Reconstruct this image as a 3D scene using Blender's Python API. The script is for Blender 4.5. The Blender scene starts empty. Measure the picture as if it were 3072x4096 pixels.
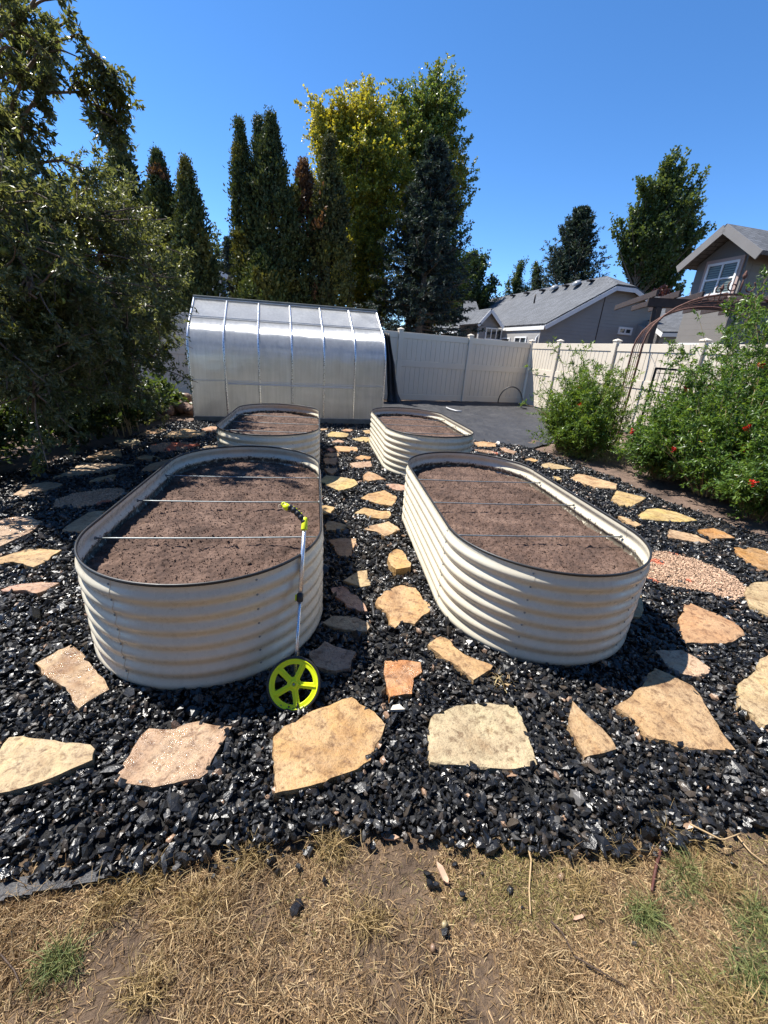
import bpy, math, random
import numpy as np
from mathutils import Vector, Matrix

sc = bpy.context.scene
COL = sc.collection
rng = np.random.default_rng(7)
random.seed(7)
R = math.radians

# ------------------------------------------------------------------ camera
CAM_H = 1.3837
PITCH, ROLL, YAW = R(21.636), R(4.105), R(9.963)
F = 1648.2                      # focal length in pixels of the 3072 x 4096 photograph
PW, PH = 3072.0, 4096.0
fw = np.array([math.sin(YAW) * math.cos(PITCH), math.cos(YAW) * math.cos(PITCH), -math.sin(PITCH)])
rt = np.array([math.cos(YAW), -math.sin(YAW), 0.0])
up = np.cross(rt, fw)
rt, up = (math.cos(ROLL) * rt + math.sin(ROLL) * up, -math.sin(ROLL) * rt + math.cos(ROLL) * up)
cam_data = bpy.data.cameras.new("camera")
cam = bpy.data.objects.new("camera", cam_data)
COL.objects.link(cam)
cam.matrix_world = Matrix(((rt[0], up[0], -fw[0], 0), (rt[1], up[1], -fw[1], 0), (rt[2], up[2], -fw[2], CAM_H), (0, 0, 0, 1)))
cam_data.sensor_fit = 'HORIZONTAL'
cam_data.sensor_width = 36.0
cam_data.lens = F / PW * 36.0
cam_data.clip_start = 0.02
cam_data.clip_end = 2000
sc.camera = cam

# ------------------------------------------------------------------ light
TO_SUN = np.array([-0.418, 0.299, 0.857]); TO_SUN /= np.linalg.norm(TO_SUN)
world = bpy.data.worlds.new("World")
sc.world = world
world.use_nodes = True
wn = world.node_tree
bg = wn.nodes["Background"]
sky = wn.nodes.new("ShaderNodeTexSky")
sky.sky_type = 'NISHITA'
sky.sun_disc = False
sky.sun_elevation = math.asin(TO_SUN[2])
sky.sun_rotation = math.atan2(TO_SUN[0], TO_SUN[1])
sky.altitude = 1800
sky.air_density = 0.75
sky.dust_density = 0.0
sky.ozone_density = 3.0
hs = wn.nodes.new("ShaderNodeHueSaturation")
hs.inputs['Saturation'].default_value = 1.2
hs.inputs['Hue'].default_value = 0.5
wn.links.new(sky.outputs[0], hs.inputs['Color'])
wn.links.new(hs.outputs[0], bg.inputs[0])
bg.inputs[1].default_value = 0.13
sl = bpy.data.lights.new("sun", 'SUN')
sl.energy = 5.0
sl.angle = R(0.53)
sl.color = (1.0, 0.955, 0.88)
sun = bpy.data.objects.new("sun", sl)
COL.objects.link(sun)
sun.rotation_euler = Vector((-TO_SUN).tolist()).to_track_quat('-Z', 'Y').to_euler()
sc.view_settings.view_transform = 'Standard'
sc.view_settings.look = 'None'
sc.view_settings.exposure = 1.05
sc.view_settings.gamma = 1.0
sc.render.engine = 'CYCLES'
sc.cycles.max_bounces = 8
sc.cycles.transparent_max_bounces = 16
sc.cycles.caustics_reflective = False
sc.cycles.caustics_refractive = False
sc.cycles.sample_clamp_indirect = 6.0

# ------------------------------------------------------------------ measuring helpers (points read off the photograph -> world)
CAM = np.array([0.0, 0.0, CAM_H])
def ray(x, y): return fw + rt * (x - PW / 2) / F - up * (y - PH / 2) / F
def at_z(x, y, z=0.0):
    d = ray(x, y); return CAM + d * ((z - CAM_H) / d[2])
def at_y(x, y, Y):
    d = ray(x, y); return CAM + d * (Y / d[1])
def at_plane(x, y, P, n):
    d = ray(x, y); return CAM + d * (np.dot(P - CAM, n) / np.dot(d, n))
def dd(x, y): return (x * 3072 / 1659.0, y * 3072 / 1659.0)
def z3(x, y): return (1800 + x / 1.304, 600 + y / 1.304)
def z7(x, y): return (2000 + x / 1.548, 1100 + y / 1.548)
def z6(x, y): return (1400 + x / 1.659, 1250 + y / 1.659)
def z2(x, y): return (800 + x / 1.3825, 250 + y / 1.3825)

# ------------------------------------------------------------------ mesh helpers
def unit(v):
    v = np.asarray(v, float); return v / (np.linalg.norm(v, axis=-1, keepdims=True) + 1e-12)

def link(o, parent=None):
    COL.objects.link(o)
    if parent is not None: o.parent = parent
    return o

def tag(o, label=None, cat=None, group=None, kind=None):
    if label: o['label'] = label
    if cat: o['category'] = cat
    if group: o['group'] = group
    if kind: o['kind'] = kind
    return o

def thing(name, label, cat, loc=(0, 0, 0), group=None):
    o = bpy.data.objects.new(name, None)
    o.empty_display_size = 0.1
    COL.objects.link(o); o.location = [float(v) for v in loc]
    return tag(o, label, cat, group)

def wloc(o):
    v = np.zeros(3)
    while o is not None:
        v = v + np.array(o.location); o = o.parent
    return v

def np_mesh(name, V, Fc, mat, parent=None, col=None, smooth=False, loc=None):
    """uniform polygons: V (n,3) world coordinates, Fc (m,k)"""
    V = np.asarray(V, np.float32); Fc = np.asarray(Fc, np.int32)
    off = wloc(parent) if parent is not None else (np.zeros(3) if loc is None else np.asarray(loc, float))
    me = bpy.data.meshes.new(name)
    me.vertices.add(len(V)); me.vertices.foreach_set("co", (V - off.astype(np.float32)).ravel())
    m, k = Fc.shape
    me.loops.add(m * k); me.loops.foreach_set("vertex_index", Fc.ravel())
    me.polygons.add(m)
    me.polygons.foreach_set("loop_start", np.arange(0, m * k, k, dtype=np.int32))
    me.polygons.foreach_set("use_smooth", np.full(m, smooth, dtype=bool))
    if col is not None:
        a = me.attributes.new("Col", 'FLOAT_COLOR', 'POINT')
        c = np.ones((len(V), 4), np.float32); c[:, :3] = col
        a.data.foreach_set("color", c.ravel())
    me.update(calc_edges=True)
    me.materials.append(mat)
    o = bpy.data.objects.new(name, me)
    if parent is None and loc is not None: o.location = [float(v) for v in loc]
    return link(o, parent)

class MB:
    """collects shapes into one mesh"""
    def __init__(s): s.v = []; s.f = []; s.sm = []
    def add(s, V, Fs, smooth=False):
        b = len(s.v); s.v += [tuple(map(float, p)) for p in V]
        for f in Fs: s.f.append(tuple(int(i) + b for i in f)); s.sm.append(smooth)
        return s
    def box(s, c, size, ax=None, bev=0.0):
        c = np.asarray(c, float); h = np.asarray(size, float) / 2
        ax = np.eye(3) if ax is None else np.asarray(ax, float)
        if bev <= 0:
            V = [c + ax.T @ (h * np.array(q)) for q in [(-1,-1,-1),(1,-1,-1),(1,1,-1),(-1,1,-1),(-1,-1,1),(1,-1,1),(1,1,1),(-1,1,1)]]
            return s.add(V, [(3,2,1,0),(4,5,6,7),(0,1,5,4),(1,2,6,5),(2,3,7,6),(3,0,4,7)])
        b = min(bev, h.min() * 0.8); V = []; idx = {}
        for sx in (-1,1):
            for sy in (-1,1):
                for sz in (-1,1):
                    for k in range(3):
                        q = np.array([sx,sy,sz]) * (h - b); q[k] = np.array([sx,sy,sz])[k] * h[k]
                        idx[(sx,sy,sz,k)] = len(V); V.append(c + ax.T @ q)
        Fs = []
        for k in range(3):
            i, j = (k+1) % 3, (k+2) % 3
            for sg in (-1,1):
                cyc = [(-1,-1),(1,-1),(1,1),(-1,1)]
                face = []
                for a, bb in cyc:
                    t = [0,0,0]; t[k] = sg; t[i] = a; t[j] = bb; face.append(idx[(*t, k)])
                Fs.append(face if sg > 0 else face[::-1])
        for k in range(3):
            i, j = (k+1) % 3, (k+2) % 3
            for a in (-1,1):
                for bb in (-1,1):
                    t0 = [0,0,0]; t0[i] = a; t0[j] = bb; t1 = list(t0); t0[k] = -1; t1[k] = 1
                    f = [idx[(*t0,i)], idx[(*t1,i)], idx[(*t1,j)], idx[(*t0,j)]]
                    Fs.append(f if a * bb > 0 else f[::-1])
        for sx in (-1,1):
            for sy in (-1,1):
                for sz in (-1,1):
                    f = [idx[(sx,sy,sz,k)] for k in range(3)]
                    Fs.append(f if sx*sy*sz > 0 else f[::-1])
        return s.add(V, Fs)
    def beam(s, a, b, w, t, upv=(0,0,1), bev=0.0):
        a = np.asarray(a, float); b = np.asarray(b, float); d = b - a; L = np.linalg.norm(d); d = d / L
        u = np.asarray(upv, float); u = u - d * (u @ d); u = u / np.linalg.norm(u); n = np.cross(d, u)
        return s.box((a + b) / 2, (L, w, t), np.array([d, -n, u]), bev)
    def tube(s, P, r, n=8, cap=True, smooth=True):
        P = np.asarray(P, float); m = len(P); r = np.broadcast_to(np.asarray(r, float), (m,))
        T = unit(np.gradient(P, axis=0)); ref = np.array([0,0,1.0]) if abs(T[0][2]) < 0.9 else np.array([1.0,0,0])
        u = unit(np.cross(T[0], ref)); V = []
        for i in range(m):
            u = unit(u - T[i] * (u @ T[i])); w = np.cross(T[i], u)
            for k in range(n):
                a = 2 * math.pi * k / n; V.append(P[i] + r[i] * (math.cos(a) * u + math.sin(a) * w))
        Fs = [(i*n+k, i*n+(k+1)%n, (i+1)*n+(k+1)%n, (i+1)*n+k) for i in range(m-1) for k in range(n)]
        s.add(V, Fs, smooth)
        if cap:
            b = len(s.v) - m * n
            s.f.append(tuple(b + k for k in range(n))[::-1]); s.sm.append(False)
            s.f.append(tuple(b + (m-1)*n + k for k in range(n))); s.sm.append(False)
        return s
    def lathe(s, prof, c, axis=(0,0,1), n=32, smooth=True, closed=False):
        axis = unit(np.asarray(axis, float)); ref = np.array([1.0,0,0]) if abs(axis[0]) < 0.9 else np.array([0,1.0,0])
        u = unit(np.cross(axis, ref)); w = np.cross(axis, u); c = np.asarray(c, float); V = []
        for (r, h) in prof:
            for k in range(n):
                a = 2*math.pi*k/n; V.append(c + axis*h + r*(math.cos(a)*u + math.sin(a)*w))
        m = len(prof); rr = range(m if closed else m-1)
        return s.add(V, [(i*n+k, i*n+(k+1)%n, ((i+1)%m)*n+(k+1)%n, ((i+1)%m)*n+k) for i in rr for k in range(n)], smooth)
    def prism(s, poly, d):
        """planar polygon (3d points) extruded by vector d"""
        poly = [np.asarray(p, float) for p in poly]; n = len(poly); d = np.asarray(d, float)
        nr = sum((np.cross(poly[i] - poly[0], poly[(i+1) % n] - poly[0]) for i in range(1, n-1)), np.zeros(3))
        if nr @ d > 0: poly = poly[::-1]
        V = poly + [p + d for p in poly]
        return s.add(V, [tuple(range(n)), tuple(range(2*n-1, n-1, -1))] + [(i, i+n, (i+1)%n+n, (i+1)%n) for i in range(n)])
    def build(s, name, mat, parent=None, loc=None):
        off = wloc(parent) if parent is not None else (np.zeros(3) if loc is None else np.asarray(loc, float))
        me = bpy.data.meshes.new(name)
        me.from_pydata([tuple(np.array(p) - off) for p in s.v], [], s.f)
        me.polygons.foreach_set("use_smooth", s.sm)
        me.update(); me.materials.append(mat)
        o = bpy.data.objects.new(name, me)
        if parent is None and loc is not None: o.location = [float(q) for q in loc]
        return link(o, parent)

def copy_tree(o, parent=None):
    c = o.copy(); COL.objects.link(c); c.parent = parent
    for ch in list(o.children): copy_tree(ch, c)
    return c

# value noise on numpy arrays
_lat = np.random.default_rng(3).random((64, 64, 64)).astype(np.float32)
def vnoise(P):
    P = np.asarray(P, float); i = np.floor(P).astype(int); f = P - i; f = f*f*(3-2*f); out = 0
    for a in (0,1):
        for b in (0,1):
            for c in (0,1):
                w = (f[...,0] if a else 1-f[...,0])*(f[...,1] if b else 1-f[...,1])*(f[...,2] if c else 1-f[...,2])
                out = out + w*_lat[(i[...,0]+a) % 64, (i[...,1]+b) % 64, (i[...,2]+c) % 64]
    return out
def fbm(P, o=4):
    t = 0; a = 0.5; P = np.asarray(P, float)
    for k in range(o): t = t + a*vnoise(P*2**k + 17.3*k); a *= 0.5
    return t

def in_poly(X, Y, poly):
    r = np.zeros(X.shape, bool); n = len(poly); j = n-1
    for i in range(n):
        xi, yi = poly[i]; xj, yj = poly[j]
        c = ((yi > Y) != (yj > Y)) & (X < (xj-xi)*(Y-yi)/(yj-yi+1e-12)+xi)
        r ^= c; j = i
    return r

# ------------------------------------------------------------------ materials
def new_mat(name):
    m = bpy.data.materials.new(name); m.use_nodes = True
    nt = m.node_tree
    return m, nt, nt.nodes["Principled BSDF"]
def nd(nt, typ, ins=None, **kw):
    n = nt.nodes.new("ShaderNode" + typ)
    for k, v in kw.items(): setattr(n, k, v)
    for k, v in (ins or {}).items():
        s = n.inputs[k]
        if isinstance(v, bpy.types.NodeSocket): nt.links.new(v, s)
        else: s.default_value = v
    return n
def coords(nt, scale=(1,1,1), kind='Object'):
    tc = nd(nt, "TexCoord")
    return nd(nt, "Mapping", {'Vector': tc.outputs[kind], 'Scale': scale}).outputs[0]
def noise(nt, vec, scale, detail=4, rough=0.6, dist=0.0):
    return nd(nt, "TexNoise", {'Vector': vec, 'Scale': scale, 'Detail': detail, 'Roughness': rough, 'Distortion': dist}).outputs['Fac']
def ramp(nt, fac, stops):
    n = nd(nt, "ValToRGB", {'Fac': fac}); e = n.color_ramp.elements
    while len(e) < len(stops): e.new(0.5)
    for x, (p, c) in zip(e, stops):
        x.position = p; x.color = (*c, 1) if len(c) == 3 else c
    return n.outputs[0]
def mix(nt, fac, a, b, mode='MIX'):
    n = nd(nt, "Mix", data_type='RGBA', blend_type=mode)
    for s, v in ((n.inputs['Factor'], fac), (n.inputs[6], a), (n.inputs[7], b)):
        if isinstance(v, bpy.types.NodeSocket): nt.links.new(v, s)
        else: s.default_value = v if not isinstance(v, tuple) else (*v, 1)
    return n.outputs[2]
def bump(nt, h, strength, dist, normal=None):
    ins = {'Height': h, 'Strength': strength, 'Distance': dist}
    if normal is not None: ins['Normal'] = normal
    return nd(nt, "Bump", ins).outputs[0]
def remap(nt, v, a, b, c, d):
    return nd(nt, "MapRange", {'Value': v, 'From Min': a, 'From Max': b, 'To Min': c, 'To Max': d}).outputs[0]

def plain(name, col, rough=0.5, metal=0.0, var=0.12, vscale=3.0, bumps=0.0, bscale=60.0, spec=0.5, coat=0.0, bdist=0.003):
    m, nt, b = new_mat(name); v = coords(nt)
    n = noise(nt, v, vscale, 5)
    lo = tuple(c*(1-var) for c in col); hi = tuple(min(1, c*(1+var)) for c in col)
    nt.links.new(ramp(nt, n, [(0.3, lo), (0.7, hi)]), b.inputs['Base Color'])
    b.inputs['Metallic'].default_value = metal
    nt.links.new(remap(nt, noise(nt, v, vscale*4, 4), 0.3, 0.7, max(0, rough-0.08), min(1, rough+0.08)), b.inputs['Roughness'])
    b.inputs['Specular IOR Level'].default_value = spec
    b.inputs['Coat Weight'].default_value = coat
    if bumps: nt.links.new(bump(nt, noise(nt, v, bscale, 4), bumps, bdist), b.inputs['Normal'])
    return m

def attr_mat(name, rough=0.5, trans=0.0, var=0.0, spec=0.5, rough_noise=None, bumps=0.0, bscale=80, tint=(1.25, 1.15, 0.55)):
    m, nt, b = new_mat(name)
    a = nd(nt, "Attribute", attribute_name="Col").outputs['Color']
    b.inputs['Roughness'].default_value = rough
    b.inputs['Specular IOR Level'].default_value = spec
    nt.links.new(a, b.inputs['Base Color'])
    v = coords(nt)
    if rough_noise:
        nt.links.new(remap(nt, noise(nt, v, 9, 3), 0.35, 0.65, rough_noise[0], rough_noise[1]), b.inputs['Roughness'])
    if bumps: nt.links.new(bump(nt, noise(nt, v, bscale, 3), bumps, 0.004), b.inputs['Normal'])
    if trans:
        t = nd(nt, "BsdfTranslucent", {'Color': mix(nt, 1.0, a, tint, 'MULTIPLY')})
        ms = nd(nt, "MixShader", {0: trans, 1: b.outputs[0], 2: t.outputs[0]})
        nt.links.new(ms.outputs[0], nt.nodes["Material Output"].inputs['Surface'])
    return m

M = {}
M['gravel'] = attr_mat("gravel_stone", 0.3, spec=0.5, rough_noise=(0.21, 0.5), bumps=0.5, bscale=110)
M['leaf'] = attr_mat("leaf", 0.34, trans=0.48, spec=0.5)
M['needle'] = attr_mat("needle", 0.55, trans=0.2, spec=0.3)
M['straw'] = attr_mat("straw", 0.6, trans=0.2, spec=0.3, tint=(1.1, 1.0, 0.7))
M['petal'] = attr_mat("petal", 0.5, trans=0.3, tint=(1.2, 0.9, 0.9))
M['bark'] = plain("bark", (0.16, 0.12, 0.09), 0.9, var=0.4, vscale=14, bumps=0.8, bscale=40, bdist=0.01)
M['stem'] = plain("stem", (0.30, 0.22, 0.11), 0.8, var=0.3, vscale=10)

def flag_mat():
    m, nt, b = new_mat("flagstone")
    v = coords(nt, kind='Object')
    oi = nd(nt, "ObjectInfo")
    loc = nd(nt, "VectorMath", {0: v, 1: nd(nt, "VectorMath", {0: oi.outputs['Location'], 1: (3.7, 2.9, 1)}, operation='MULTIPLY').outputs[0]}, operation='ADD').outputs[0]
    patch = ramp(nt, noise(nt, loc, 3.1, 4, 0.6, 1.2), [(0.40, (0, 0, 0)), (0.58, (1, 1, 1))])
    base = mix(nt, patch, oi.outputs['Color'], mix(nt, 0.40, oi.outputs['Color'], (0.37, 0.285, 0.19)))
    n1 = noise(nt, loc, 5.5, 6, 0.65, 0.8); n2 = noise(nt, loc, 30, 5, 0.7, 0.3); n3 = noise(nt, loc, 110, 4, 0.7)
    c = mix(nt, 1.0, base, ramp(nt, n1, [(0.30, (0.62, 0.50, 0.40)), (0.46, (0.95, 0.90, 0.84)), (0.60, (1.15, 1.12, 1.05)), (0.76, (0.98, 0.78, 0.55))]), 'MULTIPLY')
    c = mix(nt, 1.0, c, ramp(nt, n2, [(0.36, (0.50, 0.43, 0.38)), (0.48, (1, 1, 1)), (0.75, (1.18, 1.15, 1.1))]), 'MULTIPLY')
    c = mix(nt, 0.75, c, ramp(nt, n3, [(0.30, (0.55, 0.5, 0.48)), (0.5, (1, 1, 1)), (0.8, (1.15, 1.12, 1.1))]), 'MULTIPLY')
    nt.links.new(c, b.inputs['Base Color'])
    wet = nd(nt, "Attribute", attribute_name="wet", attribute_type='OBJECT').outputs['Fac']
    rn = remap(nt, noise(nt, loc, 16, 5, 0.7), 0.42, 0.56, 0.0, 1.0)
    rr = nd(nt, "Math", {0: rn, 1: wet}, operation='MULTIPLY').outputs[0]
    nt.links.new(remap(nt, rr, 0, 1, 0.75, 0.14), b.inputs['Roughness'])
    h = nd(nt, "Math", {0: n2, 1: nd(nt, "Math", {0: n3, 1: 0.5}, operation='MULTIPLY').outputs[0]}, operation='ADD').outputs[0]
    nb = bump(nt, h, 0.75, 0.012)
    nt.links.new(nb, b.inputs['Normal'])
    return m
M['flag'] = flag_mat()

def dirt_mat(name, c0, c1, c2, s=1.0, bstr=0.9, bd=0.02, rough=0.95):
    m, nt, b = new_mat(name); v = coords(nt)
    n1 = noise(nt, v, 2.2*s, 5, 0.65, 0.4); n2 = noise(nt, v, 38*s, 5, 0.7)
    c = ramp(nt, n1, [(0.34, c0), (0.5, c1), (0.66, c2)])
    c = mix(nt, 0.9, c, ramp(nt, n2, [(0.3, (0.5, 0.48, 0.46)), (0.55, (1, 1, 1)), (0.8, (1.35, 1.3, 1.2))]), 'MULTIPLY')
    nt.links.new(c, b.inputs['Base Color'])
    b.inputs['Roughness'].default_value = rough
    nt.links.new(bump(nt, n2, bstr, bd), b.inputs['Normal'])
    return m
M['dirt'] = dirt_mat("dirt", (0.080, 0.052, 0.033), (0.135, 0.089, 0.055), (0.20, 0.137, 0.083), 1.6)
M['mulch'] = dirt_mat("border_soil", (0.09, 0.06, 0.045), (0.15, 0.10, 0.075), (0.22, 0.15, 0.11), 1.5)
M['soil'] = dirt_mat("planting_soil", (0.058, 0.033, 0.023), (0.104, 0.061, 0.043), (0.165, 0.104, 0.076), 2.2, 0.7, 0.009)
M['gbase'] = dirt_mat("gravel_bed", (0.008, 0.008, 0.009), (0.014, 0.014, 0.015), (0.03, 0.028, 0.027), 2.0, 1.0, 0.02, 0.7)

def paint_mat():
    m, nt, b = new_mat("cream_enamel"); v = coords(nt)
    n = noise(nt, v, 2.5, 5, 0.6)
    base = ramp(nt, n, [(0.3, (0.60, 0.55, 0.43)), (0.7, (0.67, 0.62, 0.495))])
    # soil splashed on the inside, just above the fill, and a little dust at the foot outside
    tn = nd(nt, "TexCoord"); z = nd(nt, "SeparateXYZ", {0: v}).outputs[2]
    inside = nd(nt, "Math", {0: nd(nt, "VectorMath", {0: tn.outputs['Normal'], 1: v}, operation='DOT_PRODUCT').outputs['Value'], 1: 0.0}, operation='LESS_THAN').outputs[0]
    band = remap(nt, z, 0.395, 0.455, 1.0, 0.0)
    spl = nd(nt, "Math", {0: nd(nt, "Math", {0: noise(nt, v, 34, 5, 0.75), 1: nd(nt, "Math", {0: band, 1: 0.30}, operation='MULTIPLY').outputs[0]}, operation='ADD').outputs[0], 1: 0.73}, operation='GREATER_THAN').outputs[0]
    f1 = nd(nt, "Math", {0: nd(nt, "Math", {0: spl, 1: inside}, operation='MULTIPLY').outputs[0], 1: 0.85}, operation='MULTIPLY').outputs[0]
    c = mix(nt, f1, base, (0.06, 0.042, 0.03))
    foot = remap(nt, z, 0.0, 0.12, 1.0, 0.0)
    dust = nd(nt, "Math", {0: nd(nt, "Math", {0: foot, 1: noise(nt, v, 11, 5, 0.7)}, operation='MULTIPLY').outputs[0], 1: 0.55}, operation='MULTIPLY').outputs[0]
    c = mix(nt, dust, c, (0.30, 0.25, 0.19))
    spk = nd(nt, "Math", {0: noise(nt, v, 130, 2, 0.5), 1: 0.70}, operation='GREATER_THAN').outputs[0]
    c = mix(nt, nd(nt, "Math", {0: spk, 1: 0.35}, operation='MULTIPLY').outputs[0], c, (0.30, 0.25, 0.19))
    nt.links.new(c, b.inputs['Base Color'])
    nt.links.new(remap(nt, noise(nt, v, 22, 4), 0.35, 0.65, 0.20, 0.38), b.inputs['Roughness'])
    b.inputs['Specular IOR Level'].default_value = 0.55
    nt.links.new(bump(nt, noise(nt, v, 7, 3), 0.16, 0.012, bump(nt, noise(nt, v, 300, 2), 0.08, 0.001)), b.inputs['Normal'])
    return m
M['paint'] = paint_mat()
M['rubber'] = plain("black_rubber", (0.018, 0.018, 0.019), 0.45)
M['steel'] = plain("galvanised_steel", (0.24, 0.265, 0.27), 0.5, 0.6, var=0.15, vscale=30)
M['alu'] = plain("aluminium", (0.72, 0.73, 0.75), 0.28, 0.85, var=0.06, vscale=20)
M['yellow'] = plain("acid_yellow_plastic", (0.70, 0.80, 0.012), 0.38, var=0.06, vscale=30, bumps=0.05, bscale=200)
M['vinyl'] = plain("cream_vinyl", (0.66, 0.585, 0.475), 0.45, var=0.05, vscale=1.5)
M['rust'] = plain("rusty_iron", (0.12, 0.055, 0.04), 0.75, 0.2, var=0.5, vscale=30, bumps=0.4, bscale=120)
M['blackmetal'] = plain("black_metal", (0.03, 0.024, 0.022), 0.55, 0.3, var=0.3, vscale=20)
M['darkwood'] = plain("dark_stained_wood", (0.035, 0.022, 0.018), 0.7, var=0.3, vscale=8, bumps=0.3)
M['white'] = plain("white_trim", (0.75, 0.75, 0.74), 0.5, var=0.05)
M['glass'] = plain("window_glass", (0.03, 0.035, 0.04), 0.06, var=0.2, spec=0.8)
M['blind'] = plain("blinds", (0.13, 0.17, 0.16), 0.5, var=0.1)
M['apple'] = plain("apple_skin", (0.22, 0.27, 0.06), 0.35, var=0.25, vscale=8)
M['log'] = plain("weathered_log", (0.20, 0.13, 0.10), 0.85, var=0.5, vscale=9, bumps=0.9, bscale=25, bdist=0.02)
M['baseboard'] = plain("grey_base", (0.16, 0.17, 0.16), 0.7, var=0.3, vscale=6)

def lap_mat(name, col, pitch=0.17, axis=2):
    m, nt, b = new_mat(name); v = coords(nt)
    s = nd(nt, "SeparateXYZ", {0: v}).outputs[axis]
    saw = nd(nt, "Math", {0: nd(nt, "Math", {0: s, 1: pitch}, operation='DIVIDE').outputs[0]}, operation='FRACT').outputs[0]
    n = noise(nt, v, 1.2, 4)
    nt.links.new(ramp(nt, n, [(0.3, tuple(c*0.92 for c in col)), (0.7, tuple(c*1.06 for c in col))]), b.inputs['Base Color'])
    b.inputs['Roughness'].default_value = 0.6
    inv = nd(nt, "Math", {0: 1.0, 1: saw}, operation='SUBTRACT').outputs[0]
    nt.links.new(bump(nt, inv, 1.0, 0.02), b.inputs['Normal'])
    return m
M['siding_grey'] = lap_mat("grey_lap_siding", (0.27, 0.26, 0.25))
M['siding_tan'] = lap_mat("taupe_lap_siding", (0.155, 0.143, 0.130), 0.2)
M['siding_blue'] = lap_mat("blue_lap_siding", (0.085, 0.11, 0.15))

def shingle_mat(name, col):
    m, nt, b = new_mat(name); v = coords(nt, kind='Object')
    br = nd(nt, "TexBrick", {'Vector': v, 'Color1': (*[c*0.72 for c in col], 1), 'Color2': (*[min(1, c*1.22) for c in col], 1), 'Mortar': (*[c*0.45 for c in col], 1), 'Scale': 1.0, 'Mortar Size': 0.012, 'Brick Width': 0.33, 'Row Height': 0.14})
    c = mix(nt, 0.6, br.outputs[0], ramp(nt, noise(nt, v, 12, 4, 0.7), [(0.3, (0.6, 0.6, 0.6)), (0.7, (1.3, 1.3, 1.3))]), 'MULTIPLY')
    nt.links.new(c, b.inputs['Base Color'])
    b.inputs['Roughness'].default_value = 0.9
    nt.links.new(bump(nt, br.outputs['Fac'], 0.6, 0.02), b.inputs['Normal'])
    return m
M['shingle'] = shingle_mat("grey_shingles", (0.105, 0.11, 0.12))
M['shingle_brown'] = shingle_mat("brown_shingles", (0.15, 0.12, 0.105))

def fabric_mat():
    m, nt, b = new_mat("black_landscape_fabric"); v = coords(nt)
    n = noise(nt, v, 1.6, 6, 0.7, 0.6)
    nt.links.new(ramp(nt, n, [(0.3, (0.018, 0.018, 0.020)), (0.6, (0.034, 0.034, 0.037)), (0.75, (0.075, 0.07, 0.066))]), b.inputs['Base Color'])
    b.inputs['Roughness'].default_value = 0.6
    nt.links.new(bump(nt, noise(nt, v, 9, 5, 0.7, 0.5), 0.6, 0.05, bump(nt, noise(nt, v, 240, 2), 0.5, 0.002)), b.inputs['Normal'])
    return m
M['fabric'] = fabric_mat()

def poly_mat():
    """twin-wall polycarbonate: fluted along the arch, cloudy"""
    m, nt, b = new_mat("twinwall_polycarbonate")
    tc = nd(nt, "TexCoord").outputs['Object']
    u = (math.cos(R(4.79)), math.sin(R(4.79)), 0.0)
    x = nd(nt, "VectorMath", {0: tc, 1: u}, operation='DOT_PRODUCT').outputs['Value']
    sx = nd(nt, "Math", {0: nd(nt, "Math", {0: x, 1: 2*math.pi/0.011}, operation='MULTIPLY').outputs[0]}, operation='SINE').outputs[0]
    wob = nd(nt, "Math", {0: noise(nt, tc, 3.0, 4), 1: 0.5}, operation='SUBTRACT').outputs[0]
    amt = nd(nt, "Math", {0: sx, 1: 0.55}, operation='MULTIPLY').outputs[0]
    pert = nd(nt, "VectorMath", {0: u, 'Scale': amt}, operation='SCALE').outputs[0]
    geo = nd(nt, "NewGeometry").outputs['Normal']
    up_ = nd(nt, "VectorMath", {0: (0, 0, 1), 'Scale': nd(nt, "Math", {0: wob, 1: 0.25}, operation='MULTIPLY').outputs[0]}, operation='SCALE').outputs[0]
    nn = nd(nt, "VectorMath", {0: nd(nt, "VectorMath", {0: nd(nt, "VectorMath", {0: geo, 1: pert}, operation='ADD').outputs[0], 1: up_}, operation='ADD').outputs[0]}, operation='NORMALIZE').outputs[0]
    stv = nd(nt, "Mapping", {'Vector': tc, 'Scale': (22, 22, 1.1)}).outputs[0]
    dirt = mix(nt, 0.8, ramp(nt, noise(nt, tc, 2.2, 6, 0.7, 0.4), [(0.3, (0.72, 0.71, 0.69)), (0.7, (0.88, 0.875, 0.86))]), ramp(nt, noise(nt, stv, 1.0, 5, 0.7), [(0.3, (0.78, 0.78, 0.77)), (0.65, (1.06, 1.06, 1.05))]), 'MULTIPLY')
    nt.links.new(dirt, b.inputs['Base Color'])
    b.inputs['Roughness'].default_value = 0.16
    b.inputs['Specular IOR Level'].default_value = 0.5
    b.inputs['Coat Weight'].default_value = 0.0
    nt.links.new(nn, b.inputs['Normal'])
    gl = nd(nt, "BsdfGlossy", {'Color': (0.85, 0.87, 0.9, 1), 'Roughness': 0.18, 'Normal': nn})
    tl = nd(nt, "BsdfTranslucent", {'Color': dirt})
    tp = nd(nt, "BsdfTransparent", {'Color': (0.9, 0.92, 0.93, 1)})
    s1 = nd(nt, "MixShader", {0: 0.74, 1: b.outputs[0], 2: tl.outputs[0]})
    s2 = nd(nt, "MixShader", {0: 0.27, 1: s1.outputs[0], 2: tp.outputs[0]})
    s3 = nd(nt, "MixShader", {0: 0.17, 1: s2.outputs[0], 2: gl.outputs[0]})
    nt.links.new(s3.outputs[0], nt.nodes["Material Output"].inputs['Surface'])
    return m
M['poly'] = poly_mat()

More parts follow.
